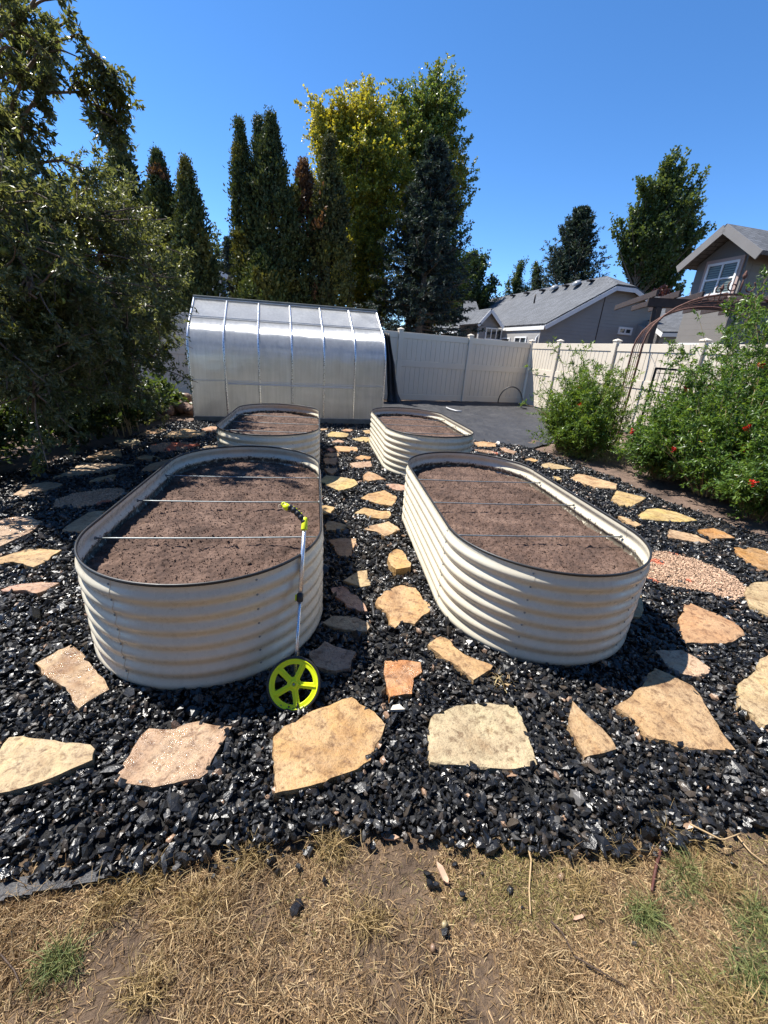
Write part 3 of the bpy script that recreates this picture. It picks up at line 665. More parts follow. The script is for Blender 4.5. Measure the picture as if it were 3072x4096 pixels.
for i, ((x, y), a, lab, sl_) in enumerate(BEDS):
    o = bed0 if i == 0 else copy_tree(bed0)
    o.location = (x, y, 0); o.rotation_euler = (0, 0, R(a)); o['label'] = lab
    # soil: rests inside, one uncountable mass
    r = BR-0.004; res = 0.009
    X, Y = np.meshgrid(np.arange(-r-res, r+2*res, res), np.arange(-BA-r-res, BA+r+2*res, res))
    cy = np.clip(Y, -BA, BA); D_ = np.hypot(X, Y-cy); ins = D_ < r
    s = np.where(D_ > r, r/np.maximum(D_, 1e-6), 1); X2 = X*s; Y2 = cy+(Y-cy)*s
    Pn = np.stack([X2, Y2, 0*X2+i*3.3], -1)
    Z = BH-0.132+0.05*(fbm(Pn*3.5, 3)-0.44)+0.022*(fbm(Pn*22, 3)-0.44)+0.013*(vnoise(Pn*60)-0.5)+0.009*(vnoise(Pn*105+7)-0.5)+0.018*(1-(D_/r)**2).clip(0)
    ridge = np.abs((vnoise(Pn*np.array([1.2, 9, 1]))-0.5)); Z -= 0.012*np.exp(-(ridge/0.03)**2)
    ny, nx = X.shape; idx = np.arange(nx*ny).reshape(ny, nx)
    q = np.stack([idx[:-1,:-1], idx[:-1,1:], idx[1:,1:], idx[1:,:-1]], -1).reshape(-1, 4)
    q = q[ins.ravel()[q].any(1)]; us = np.unique(q); rm = np.zeros(nx*ny, int); rm[us] = np.arange(len(us))
    Vs = np.stack([X2, Y2, Z], -1).reshape(-1, 3)[us]; qs = rm[q]; tri = np.concatenate([qs[:, [0, 1, 2]], qs[:, [0, 2, 3]]])
    rgs = np.random.default_rng(800+i); nc = 9000 if i < 2 else 3000; pk = rgs.integers(0, len(Vs), nc); pk = pk[np.hypot(Vs[pk, 0], Vs[pk, 1]-np.clip(Vs[pk, 1], -BA, BA)) < r-0.012]
    cs = 0.0066*np.exp(rgs.normal(0, 0.25, len(pk))); cV, cF = chips(Vs[pk, 0], Vs[pk, 1], Vs[pk, 2]+cs*0.12, cs, rgs, 0.75, 0.16, 0.6)
    so = np_mesh('soil', np.concatenate([Vs, cV]), np.concatenate([tri, cF+len(Vs)]), M['soil'], smooth=True)
    so.location = (x, y, 0); so.rotation_euler = (0, 0, R(a))
    tag(so, sl_, 'soil', None, 'stuff')

def in_bed(X, Y, grow=0.0):
    r = np.zeros(X.shape, bool)
    for (bx, by), a, _, _ in BEDS:
        dx, dy = X-bx, Y-by; c, s = math.cos(R(a)), math.sin(R(a)); u = dx*c+dy*s; v = -dx*s+dy*c
        r |= np.hypot(u, v-np.clip(v, -BA, BA)) < BR+grow
    return r

# ------------------------------------------------------------------ flagstones
TINT = {'pink': (0.345, 0.225, 0.16), 'cream': (0.385, 0.285, 0.165), 'orange': (0.385, 0.235, 0.095), 'pale': (0.37, 0.29, 0.185), 'tan': (0.34, 0.21, 0.11), 'yellow': (0.39, 0.265, 0.115), 'rust': (0.34, 0.175, 0.055)}
WET = {'pink': 1.0, 'rust': 0.9, 'orange': 0.6, 'cream': 0.6}
def rough_outline(poly, step=0.022, amp=0.007, seed=0):
    rg = np.random.default_rng(seed); out = []; n = len(poly)
    for i in range(n):
        a = np.array(poly[i]); b = np.array(poly[(i+1) % n]); L = np.linalg.norm(b-a); k = max(1, int(L/step))
        nrm = np.array([b[1]-a[1], a[0]-b[0]])/(L+1e-9)
        for j in range(k):
            p_ = a+(b-a)*j/k; e = (amp*2.6*(vnoise(np.array([[p_[0]*16, p_[1]*16, seed*1.3]]))[0]-0.5)+amp*1.2*(vnoise(np.array([[p_[0]*55, p_[1]*55, seed*2.3]]))[0]-0.5))*min(1, L/0.1)*min(1.0, 3*min(j, k-j)/k+0.2)
            out.append(a+(b-a)*j/k+nrm*e)
    return np.array(out)
for si, (tint, lab, poly) in enumerate(STONES):
    A = sum(poly[i][0]*poly[(i+1) % len(poly)][1]-poly[(i+1) % len(poly)][0]*poly[i][1] for i in range(len(poly)))
    if A < 0: poly = poly[::-1]
    ol = rough_outline(poly, seed=si); c = ol.mean(0); n = len(ol)
    rg = np.random.default_rng(500+si); thick = 0.025+0.008*rg.random(); tilt = rg.normal(0, 0.012, 2)
    if 'thick-edged' in lab: thick = 0.065
    V = []; rings = [(1.0, -0.02), (1.0, thick*0.55), (0.982, thick)]
    for s_, z in rings:
        for p in ol:
            ch = vnoise(np.array([[p[0]*24, p[1]*24, si*3.1+z*60]]))[0]; s2_ = s_-(0.055*max(0, ch-0.52) if z > 0 else 0)
            V.append((*(c+(p-c)*s2_), z+(tilt@(p-c)-0.010*max(0, ch-0.55) if z > 0 else 0)))
    Fs = []
    for k in range(2):
        for i in range(n): Fs.append((k*n+i, k*n+(i+1) % n, (k+1)*n+(i+1) % n, (k+1)*n+i))
    # inner rings with cleft relief
    lev = 2
    for s_ in (0.9, 0.78, 0.64, 0.5, 0.36, 0.22, 0.1):
        for p in ol:
            q = c+(p-c)*s_; h = fbm(np.array([[q[0]*7, q[1]*7, si*1.7]]), 4)[0]-0.45
            st = 0.004*math.floor(h*9)/2
            V.append((q[0], q[1], thick+tilt@(q-c)+0.012*h+st*0.5))
        for i in range(n): Fs.append((lev*n+i, lev*n+(i+1) % n, (lev+1)*n+(i+1) % n, (lev+1)*n+i))
        lev += 1
    V.append((*c, thick)); Fs += [(lev*n+i, lev*n+(i+1) % n, len(V)-1) for i in range(n)]
    mb = MB(); mb.add(V, Fs, False)
    o = mb.build('flagstone', M['flag'], loc=(c[0], c[1], 0))
    t3 = np.array(TINT[tint])*(1+rg.normal(0, 0.05, 3)); o.color = (*t3.tolist(), 1)
    o['wet'] = float(WET.get(tint, 0.12)*(1.0 if 'wet' in lab or 'glitter' in lab else 0.6))
    tag(o, lab, 'flagstone', 'irregular flagstones set in black gravel')

# ------------------------------------------------------------------ black gravel
def stone_cols(n, rg):
    k = rg.random(n); c = np.empty((n, 3)); v = rg.uniform(0.6, 1.7, n)
    c[:] = np.array([0.0085, 0.0085, 0.0090])*v[:, None]
    m = k > 0.80; c[m] = np.array([0.040, 0.031, 0.023])*rg.uniform(0.5, 1.6, m.sum())[:, None]
    m = k > 0.93; c[m] = np.array([0.065, 0.062, 0.058])*rg.uniform(0.6, 1.5, m.sum())[:, None]
    m = k > 0.985; c[m] = np.array([0.22, 0.14, 0.09])*rg.uniform(0.6, 1.4, m.sum())[:, None]
    return c
polys = [s[2] for s in STONES]
def shrink(p, s): p = np.array(p); c = p.mean(0); return [tuple(c+(q-c)*s) for q in p]
gx, gy, gs = [], [], []
for (y0, y1, dens, size) in ((0.5, 1.5, 5200, 0.027), (1.5, 2.6, 4000, 0.029), (2.6, 4.2, 2700, 0.031), (4.2, 8.6, 1500, 0.037)):
    N = int((y1-y0)*8.0*dens); X = rng.uniform(-3.5, 4.5, N); Y = rng.uniform(y0, y1, N)
    # only what the photograph can see, with a margin
    P = np.stack([X, Y, 0*X], -1)-CAM; zc = P@fw; px = PW/2+F*(P@rt)/np.maximum(zc, .05)
    k = (px > -500) & (px < PW+500) & (zc > .05)
    X, Y = X[k], Y[k]
    e = 0.05*(fbm(np.stack([X*6, Y*6, 0*X], -1), 3)-0.45)
    k = in_poly(X, Y+e*2-0.005*rng.normal(size=len(X))+0.028*(X < -0.3), GRAVEL) & ~in_bed(X, Y, 0.006)
    X, Y = X[k], Y[k]
    for p in polys:
        if min(q[1] for q in p) > y1+.1 or max(q[1] for q in p) < y0-.1: continue
        k = ~in_poly(X, Y, shrink(p, 0.95)); X, Y = X[k], Y[k]
    for p in PATCHES:
        k = ~(in_poly(X, Y, p) & (rng.random(len(X)) < 0.985)); X, Y = X[k], Y[k]
    gx.append(X); gy.append(Y); gs.append(size*0.95*np.exp(rng.normal(0, 0.36, len(X))))
# stragglers spilling over the front edge
N = 150; X = rng.uniform(-1.2, 2.0, N); Y = 0.80-0.07*np.abs(rng.normal(size=N))*(0.4+1.1*(X > 0.3))-0.1*np.clip((X-0.4)/0.8, 0, 1); gx.append(X); gy.append(Y); gs.append(0.022*np.exp(rng.normal(0, 0.3, N)))
gx, gy, gs = map(np.concatenate, (gx, gy, gs))
gz = rng.uniform(0.0, 0.022, len(gx)); gz[-150:] = -0.012; cols = stone_cols(len(gx), rng)
V, Fa = chips(gx, gy, gz, gs*0.95, rng, 0.50, 0.20, 0.38)
tag(np_mesh('gravel', V, Fa, M['gravel'], col=np.repeat(cols, 12, 0)), 'wet black crushed gravel covering the yard round the beds', 'gravel', None, 'stuff')
# pinkish fine gravel patches
PL = ["large patch of pinkish fine gravel right of the near right bed", "thin pink gravel strip behind the near right bed's back rim", "dappled patch of tan fine gravel left of the near left bed", "shaded pinkish gravel patch in front of the greenhouse's left end"]
M['pinkgravel'] = attr_mat("pink_grit", 0.8)
for p, lab in zip(PATCHES, PL):
    P = np.array(p); a, b = P.min(0)-.05, P.max(0)+.05; ar = np.prod(b-a); N = int(min(ar*34000, 20000))
    X = rng.uniform(a[0], b[0], N); Y = rng.uniform(a[1], b[1], N)
    e = 0.06*(fbm(np.stack([X*9, Y*9, 0*X], -1), 3)-0.45)
    k = in_poly(X+e, Y+e, p) & ~in_bed(X, Y, 0.005); X, Y = X[k], Y[k]; n = len(X)
    c = np.array([0.50, 0.34, 0.23])*rng.uniform(0.6, 1.25, n)[:, None]
    red = vnoise(np.stack([X*7, Y*7, 0*X+2], -1)) > 0.66; c[red] = np.array([0.62, 0.21, 0.12])*rng.uniform(0.7, 1.2, red.sum())[:, None]
    V, Fa = chips(X, Y, rng.uniform(0.006, 0.02, n), 0.0095*np.exp(rng.normal(0, .3, n)), rng, 0.7)
    tag(np_mesh('pink_gravel', V, Fa, M['pinkgravel'], col=np.repeat(c, 12, 0)), lab, 'fine gravel', None, 'stuff')

# ------------------------------------------------------------------ measuring wheel
def curve_plate(name, loops, extrude, bevel, mat, parent, O, U, Vv, Nn):
    cu = bpy.data.curves.new('plate', 'CURVE'); cu.dimensions = '2D'; cu.fill_mode = 'BOTH'
    cu.extrude = extrude; cu.bevel_depth = bevel; cu.bevel_resolution = 1
    for lp in loops:
        sp = cu.splines.new('POLY'); sp.points.add(len(lp)-1); sp.use_cyclic_u = True
        for p, q in zip(sp.points, lp): p.co = (q[0], q[1], 0, 1)
    tmp = bpy.data.objects.new('plate', cu); me = bpy.data.meshes.new_from_object(tmp)
    bpy.data.objects.remove(tmp); bpy.data.curves.remove(cu)
    mt = Matrix((( U[0], Vv[0], Nn[0], O[0]), (U[1], Vv[1], Nn[1], O[1]), (U[2], Vv[2], Nn[2], O[2]), (0,0,0,1)))
    me.transform(mt); me.name = name; me.materials.clear(); me.materials.append(mat)
    o = bpy.data.objects.new(name, me)
    return link(o, parent)
RW = 0.1080
rimc = at_z(1202, 2207, BH+0.012)
lean = unit(rimc-at_z(1178, 2852, 0.0))
wc = at_z(1176, 2736, RW*lean[2])
lean = unit(rimc-wc); side = unit(np.cross(lean, (0, 0, 1.0))); nrm = np.cross(side, lean)
if nrm[1] > 0: nrm = -nrm; 
side = np.cross(lean, nrm)
wt = thing('measuring_wheel', 'yellow measuring wheel with silver pole leaning on the near left bed', 'measuring wheel', wc)
Z0 = np.zeros(3)
def circ(r, n=72): return [(r*math.cos(2*math.pi*k/n), r*math.sin(2*math.pi*k/n)) for k in range(n)]
def window(th, half):
    """rounded spoke opening between two spokes"""
    w = 0.0105; ri, ro = 0.026, 0.079; pts = []
    a_o = half-w/ro; a_i = half-w/ri
    for t in np.linspace(-a_o, a_o, 14): pts.append((ro*math.cos(th+t), ro*math.sin(th+t)))
    for t in np.linspace(a_i, -a_i, 5): pts.append((ri*math.cos(th+t), ri*math.sin(th+t)))
    P = np.array(pts); 
    for _ in range(3):   # soften corners
        Q = np.roll(P, -1, 0); P = np.stack([0.75*P+0.25*Q, 0.25*P+0.75*Q], 1).reshape(-1, 2)
    return P[::-1].tolist()
spk = [R(65-72*k) for k in range(5)]
# side points to image right when it agrees with the camera's right axis
if side @ rt < 0: sgn = -1
else: sgn = 1
Uax = side*sgn; 
plate = curve_plate('wheel', [circ(0.0985)]+[window(s+R(36), R(36)) for s in spk], 0.005, 0.0015, M['yellow'], wt, Z0, Uax, lean, np.cross(Uax, lean))
fn = nrm
tb = MB(); tb.lathe([(0.0975, -0.009), (0.1065, -0.010), (0.1085, -0.006), (0.1085, 0.006), (0.1065, 0.010), (0.0975, 0.009)], wc, fn, 72, True, True); tb.build('tyre', M['rubber'], plate)
rb = MB()
for s in spk:
    d = math.cos(s)*Uax+math.sin(s)*lean
    rb.beam(wc+d*0.012+fn*0.0075, wc+d*0.088+fn*0.0075, 0.005, 0.005, fn, 0.001)
rb.lathe([(0.0985, 0.004), (0.0985, 0.0095), (0.0945, 0.0095), (0.092, 0.006)], wc, fn, 72)
rb.lathe([(0.017, 0.005), (0.015, 0.011), (0.006, 0.012), (0.006, 0.010), (0, 0.010)], wc, fn, 24)
rb.build('spoke_rib', M['yellow'], plate)
hb = MB(); hb.lathe([(0.0045, 0.009), (0.0045, 0.0145), (0, 0.0145)], wc, fn, 10); hb.build('hub_bolt', M['steel'], plate)
ax0 = wc-fn*0.030+lean*0.018
ptop = at_plane(1219, 2085, ax0, np.cross(unit(rimc-ax0), side)); pd = unit(ptop-ax0)
pm = ax0+pd*((at_plane(1197, 2390, ax0, np.cross(pd, side))-ax0)@pd)
MB().tube([ax0, pm], 0.0075, 12).build('lower_pole', M['alu'], wt)
MB().tube([pm-pd*.01, ptop], 0.0095, 12).build('upper_pole', M['alu'], wt)
cl = MB(); cl.tube([pm-pd*0.019, pm-pd*0.015, pm+pd*0.015, pm+pd*0.019], [0.010, 0.0145, 0.0145, 0.0115], 14); cl.build('clamp', M['rubber'], wt)
lv = MB(); lv.box(pm-Uax*0.017, (0.008, 0.012, 0.026), np.array([Uax, np.cross(Uax, pd), pd]), 0.002); lv.build('clamp_lever', M['yellow'], wt)
fk = MB(); fk.beam(wc-fn*0.012, wc-fn*0.040, 0.012, 0.012, lean, 0.002); fk.beam(wc-fn*0.032+lean*0.005, ax0+pd*0.06, 0.020, 0.006, fn, 0.001); fk.build('fork', M['rubber'], wt)
cp = MB(); cp.tube([ptop-pd*0.040, ptop-pd*0.036, ptop+pd*0.008, ptop+pd*0.016, ptop+pd*0.019], [0.0135, 0.0145, 0.0125, 0.010, 0.004], 16); cp.build('pole_cap', M['yellow'], wt)
hend = at_plane(1136, 2020, ptop, nrm)+nrm*0.01; hs = ptop-pd*0.006; hd = unit(hend-hs); HL = np.linalg.norm(hend-hs)
hu = unit(np.cross(hd, nrm)); hu = hu if hu[2] > 0 else -hu
tt = np.linspace(0.02, 0.80, 22); GP = [hs+hd*HL*t+hu*0.010*math.sin(t*math.pi)-hu*0.0 for t in tt]
g = MB(); g.tube(GP, [0.012+0.0022*math.sin(t*34)+0.003*t for t in tt], 12); gp = g.build('grip', M['rubber'], wt)
st = MB()
for t in (0.30, 0.42, 0.54, 0.66): 
    c = hs+hd*HL*t+hu*(0.010*math.sin(t*math.pi)+0.0128)+nrm*0.006
    st.box(c, (0.005, 0.010, 0.004), np.array([hd, nrm, hu]), 0.001)
st.build('grip_stripe', M['yellow'], gp)
he = MB(); e0 = hs+hd*HL*0.80
he.tube([e0-hd*.004, e0+hd*0.004, e0+hd*0.020, e0+hd*0.024], [0.013, 0.0165, 0.013, 0.006], 12)
ring = [e0+hd*0.026+(math.cos(a)*hd+math.sin(a)*hu)*0.008 for a in np.linspace(0, 2*math.pi, 17)]
he.tube(ring, 0.003, 6, False); he.build('grip_end', M['yellow'], wt)
lp = MB(); lc = e0+hd*0.028-hu*0.016
lp.tube([lc+(math.cos(a)*hd+math.sin(a)*hu)*np.array([1.0])*0.011 for a in np.linspace(0, 2*math.pi, 17)], 0.0008, 4, False); lp.build('wrist_cord', M['vinyl'], wt)

# ------------------------------------------------------------------ greenhouse
GA = R(4.79); gu = np.array([math.cos(GA), math.sin(GA), 0.010]); gw = np.array([-math.sin(GA), math.cos(GA), 0])
G0 = np.array([-2.088, 7.582, 0.022]); GL = 3.305; GD = 2.076; NB = 6
half = [(0.0, 0.055), (0.0, 0.35), (0.002, 0.66), (0.002, 0.90), (0.014, 1.12), (0.062, 1.28), (0.145, 1.405), (0.25, 1.497), (0.36, 1.573), (0.477, 1.642), (0.66, 1.748), (0.85, 1.863), (1.038, 1.980)]
def dense(pr, k=4):
    pr = np.array(pr); t = np.arange(len(pr)); tt = np.linspace(0, len(pr)-1, (len(pr)-1)*k+1)
    # catmull-rom
    out = []
    for x in tt:
        i = min(int(x), len(pr)-2); f = x-i; p0, p1, p2, p3 = pr[max(i-1, 0)], pr[i], pr[i+1], pr[min(i+2, len(pr)-1)]
        out.append(0.5*((2*p1)+(-p0+p2)*f+(2*p0-5*p1+4*p2-p3)*f*f+(-p0+3*p1-3*p2+p3)*f**3))
    return np.array(out)
HP = dense(half); BP = np.c_[GD-HP[::-1, 0], HP[::-1, 1]]
gh = thing('greenhouse', 'silvery translucent arched polycarbonate greenhouse with aluminium ribs', 'greenhouse', G0)
def G(l, d, z): return G0+gu*l+gw*d+np.array([0, 0, z])
def strip(prof, l0, l1, th, name, mat, parent):
    prof = np.asarray(prof); T = unit(np.gradient(prof, axis=0)); Nn = np.c_[-T[:, 1], T[:, 0]]
    mb = MB(); n = len(prof); V = []
    for e in (0, -th):
        for (d, z), nn in zip(prof, Nn):
            for l in (l0, l1): V.append(G(l, d+nn[0]*e*-1*-1, z+nn[1]*e))
    Fs = []
    for i in range(n-1):
        a = 2*i; b = 2*n+2*i
        Fs += [(a, a+1, a+3, a+2), (b, b+2, b+3, b+1)]
    mb.add(V, Fs, True); Fs = []
    for i in range(n-1):
        a = 2*i; b = 2*n+2*i; Fs += [(a, a+2, b+2, b), (a+1, b+1, b+3, a+3)]
    Fs += [(0, 2*n, 2*n+1, 1), (2*n-2, 2*n-1, 4*n-1, 4*n-2)]
    mb.add(V, Fs, False)
    return mb.build(name, mat, parent)
pw = GL/NB
k66 = int(np.argmin(abs(HP[:, 1]-0.665)))
for i in range(NB):
    strip(HP[:k66+1], i*pw+0.006, (i+1)*pw-0.006, 0.006, 'lower_panel', M['poly'], gh)
    strip(HP[k66:], i*pw+0.006, (i+1)*pw-0.006, 0.006, 'upper_panel', M['poly'], gh)
    strip(BP, i*pw+0.006, (i+1)*pw-0.006, 0.006, 'rear_panel', M['poly'], gh)
FULL = np.concatenate([HP, BP[1:]])
for i in range(NB+1):
    l = i*pw; T = unit(np.gradient(FULL, axis=0)); Nn = np.c_[-T[:, 1], T[:, 0]]
    mb = MB(); w = 0.014 if 0 < i < NB else 0.013; V = []; n = len(FULL)
    for (d, z), nn in zip(FULL, Nn):
        for (dl, e) in ((-w, 0.003), (w, 0.003), (w, 0.016), (w*.4, 0.021), (-w*.4, 0.021), (-w, 0.016)): V.append(G(l+dl, d+nn[0]*e, z+nn[1]*e))
    mb.add(V, [(j*6+k, j*6+(k+1) % 6, (j+1)*6+(k+1) % 6, (j+1)*6+k) for j in range(n-1) for k in range(6)])
    mb.build('rib', M['alu'], gh)
for e, l in (('end', 0.0), ('end', GL)):
    poly = [G(l, d, z) for d, z in FULL]; mb = MB(); mb.prism(poly, gu*0.006*(1 if l == 0 else -1)); mb.build('end_panel', M['poly'], gh)
def purlin(d, z, l0, l1, w, t, name): MB().beam(G(l0, d, z), G(l1, d, z), w, t, (0, 0, 1)).build(name, M['white'], gh)
purlin(-0.007, 0.662, 0.0, GL, 0.012, 0.010, 'purlin')
i17 = 0.36
purlin(0.468, 1.655, 0.0, GL, 0.020, 0.012, 'purlin')
purlin(1.000, 1.968, 0.0, GL, 0.024, 0.012, 'ridge_rail')
purlin(-0.006, 0.625, pw*1+0.03, pw*5-0.03, 0.03, 0.024, 'inner_rail')
MB().beam(G(-0.01, GD/2, 1.993), G(GL+0.01, GD/2, 1.993), 0.10, 0.035, (0, 0, 1), 0.005).build('ridge_cap', M['baseboard'], gh)
bb = MB()
bb.beam(G(-0.01, -0.012, 0.02), G(GL+0.01, -0.012, 0.02), 0.04, 0.085, (0, 0, 1), 0.004)
bb.beam(G(-0.01, GD+0.012, 0.02), G(GL+0.01, GD+0.012, 0.02), 0.04, 0.085, (0, 0, 1), 0.004)
bb.beam(G(0, 0.01, 0.02), G(0, GD-0.01, 0.02), 0.04, 0.085); bb.beam(G(GL, 0.01, 0.02), G(GL, GD-0.01, 0.02), 0.04, 0.085)
bb.build('base_frame', M['baseboard'], gh)

# ------------------------------------------------------------------ fences
def fence(name, label, pts, cells, hgt=1.83, skip_first=False):
    t = thing(name, label, 'fence', (pts[0][0], pts[0][1], 0))
    for i, p in enumerate(pts):
        p = np.array([p[0], p[1], 0.0])
        if not (skip_first and i == 0):
            d = unit(np.array([*(np.array(pts[min(i+1, len(pts)-1)])-np.array(pts[max(i-1, 0)])), 0]))
            ax = np.array([d, np.cross((0, 0, 1.0), d), (0, 0, 1.0)])
            po = MB().box(p+np.array([0, 0, 0.93]), (0.127, 0.127, 1.90), ax, 0.006).build('post', M['vinyl'], t)
            cp_ = MB(); cp_.box(p+np.array([0, 0, 1.895]), (0.15, 0.15, 0.03), ax, 0.006)
            b = len(cp_.v)
            q = [p+ax.T@np.array([sx*.068, sy*.068, 1.911]) for sx, sy in ((-1,-1),(1,-1),(1,1),(-1,1))]+[p+np.array([0,0,1.945])]
            cp_.add(q, [(0,1,4),(1,2,4),(2,3,4),(3,0,4),(3,2,1,0)])
            cp_.build('cap', M['vinyl'], po)
        if i == len(pts)-1: break
        a = p; b = np.array([*pts[i+1], 0.0]); d = unit(b-a); L = np.linalg.norm(b-a)
        s, e = a+d*0.065, b-d*0.065
        for z, hh, nm in ((hgt-0.075, 0.16, 'rail'), (1.02, 0.165, 'rail'), (0.10, 0.16, 'rail')):
            MB().beam(s+np.array([0,0,z]), e+np.array([0,0,z]), 0.05, hh, (0,0,1), 0.004).build(nm, M['vinyl'], t)
        W = np.linalg.norm(e-s)
        for z0, z1 in ((0.182, 0.935), (1.105, hgt-0.157)):
            n = max(1, round(W/0.152)); bw = W/n; mb = MB(); nr = np.cross(d, (0,0,1.0))
            # tongue-and-groove boards with V grooves, one closed strip
            prof = []
            for k in range(n):
                prof += [(k*bw+0.001, 0.002), (k*bw+0.010, 0.011), ((k+1)*bw-0.010, 0.011), ((k+1)*bw-0.001, 0.002)]
            V = []
            for x, o_ in prof:
                for z in (z0, z1):
                    V.append(s+d*x+nr*o_+np.array([0,0,z])); 
            for x, o_ in prof:
                for z in (z0, z1): V.append(s+d*x-nr*o_+np.array([0,0,z]))
            m = len(prof); Fs = []
            for k in range(m-1):
                Fs.append((2*k, 2*k+2, 2*k+3, 2*k+1)); o2 = 2*m
                Fs.append((o2+2*k, o2+2*k+1, o2+2*k+3, o2+2*k+2))
            mb.add(V, Fs); mb.build('panel', M['vinyl'], t)
    return t
c0 = np.array([6.62, 13.13]); fd = unit(np.array([2.24, 12.15])-c0)
fence('vinyl_fence', 'long cream vinyl fence behind the greenhouse, its face in shade', [tuple(c0+fd*2.245*k) for k in range(0, 9)], None)
rd = unit(np.array([0.055, -1.0]))
fence('vinyl_fence', 'sunlit cream vinyl fence running behind the flowering shrubs on the right', [tuple(c0+np.array([-0.005,-0.07])), tuple(c0+rd*1.50)]+[tuple(c0+rd*(1.50+2.24*k)) for k in range(1, 5)], None, skip_first=True)

# ================================================================== VEGETATION
def shoots(S, D, L, sag=0.3, nseg=6, wob=0.12, rg=rng):
    S = np.asarray(S, float); D = unit(D); n = len(S); L = np.broadcast_to(L, (n,)); P = np.empty((n, nseg+1, 3)); P[:, 0] = S
    sag = np.broadcast_to(sag, (n,))
    for k in range(nseg):
        P[:, k+1] = P[:, k]+D*(L/nseg)[:, None]
        D = unit(D+np.array([0, 0, -1.0])*(sag/nseg)[:, None]*2+wob*rg.normal(size=(n, 3)))
    return P
def on_shoots(P, n, t0=0.2, rg=rng, spread=0.0, pw=1.0, idx=None):
    m = P.shape[1]-1; i = rg.integers(0, len(P), n) if idx is None else idx
    t = t0+(1-t0)*rg.random(n)**pw; f = t*m; k = np.minimum(f.astype(int), m-1); f = f-k
    a = P[i, k]; b = P[i, k+1]; pos = a+(b-a)*f[:, None]+spread*rg.normal(size=(n, 3))
    return pos, unit(b-a), i, t
def leaf_mesh(name, pos, dr, nr, L, W, col, mat, parent, fold=0.15):
    n = len(pos); L = np.broadcast_to(L, (n,))[:, None]; W = np.broadcast_to(W, (n,))[:, None]
    sd = unit(np.cross(dr, nr)); nr = np.cross(sd, dr)
    V = np.stack([pos, pos+dr*L*0.45+sd*W*0.5+nr*W*fold, pos+dr*L, pos+dr*L*0.45-sd*W*0.5+nr*W*fold], 1).reshape(-1, 3)
    Fa = (np.arange(n)*4)[:, None]+np.arange(4)[None]
    return np_mesh(name, V, Fa, mat, parent, np.repeat(col, 4, 0))
def tubes(name, P, r0, r1, mat, parent, ns=5):
    n, m, _ = P.shape; T = unit(np.gradient(P, axis=1)); ref = np.where(np.abs(T[..., 2:3]) < 0.9, np.array([0, 0, 1.0]), np.array([1.0, 0, 0]))
    u = unit(np.cross(T, ref)); w = np.cross(T, u); t = np.linspace(0, 1, m)[None, :, None]
    r0 = np.broadcast_to(r0, (n,))[:, None, None]; r1 = np.broadcast_to(r1, (n,))[:, None, None]; r = r0+(r1-r0)*t
    V = np.stack([P+r*(math.cos(2*math.pi*k/ns)*u+math.sin(2*math.pi*k/ns)*w) for k in range(ns)], 2)
    b = np.arange(n*m).reshape(n, m)*ns; q = []
    for k in range(ns):
        a0 = b[:, :-1]+k; a1 = b[:, :-1]+(k+1) % ns; c1 = b[:, 1:]+(k+1) % ns; c0_ = b[:, 1:]+k
        q.append(np.stack([a0, a1, c1, c0_], -1).reshape(-1, 4))
    return np_mesh(name, V.reshape(-1, 3), np.concatenate(q), mat, parent, smooth=True)
def jit(c, n, rg, v=0.25): return np.array(c)[None]*rg.uniform(1-v, 1+v, (n, 1))*rg.uniform(0.92, 1.08, (n, 3))
def top_of(x, y, Y): return at_y(*dd(x, y), Y)

def trunk(base, h, r, parent, rg, lean=0.02):
    P = np.array([base+np.array([0, 0, h*t])+np.array([rg.normal(0, lean*h*.3), rg.normal(0, lean*h*.3), 0])*(t > 0) for t in np.linspace(0, 1, 7)])
    MB().tube(P, np.linspace(r, r*0.25, 7), 8).build('trunk', M['bark'], parent)
    return P

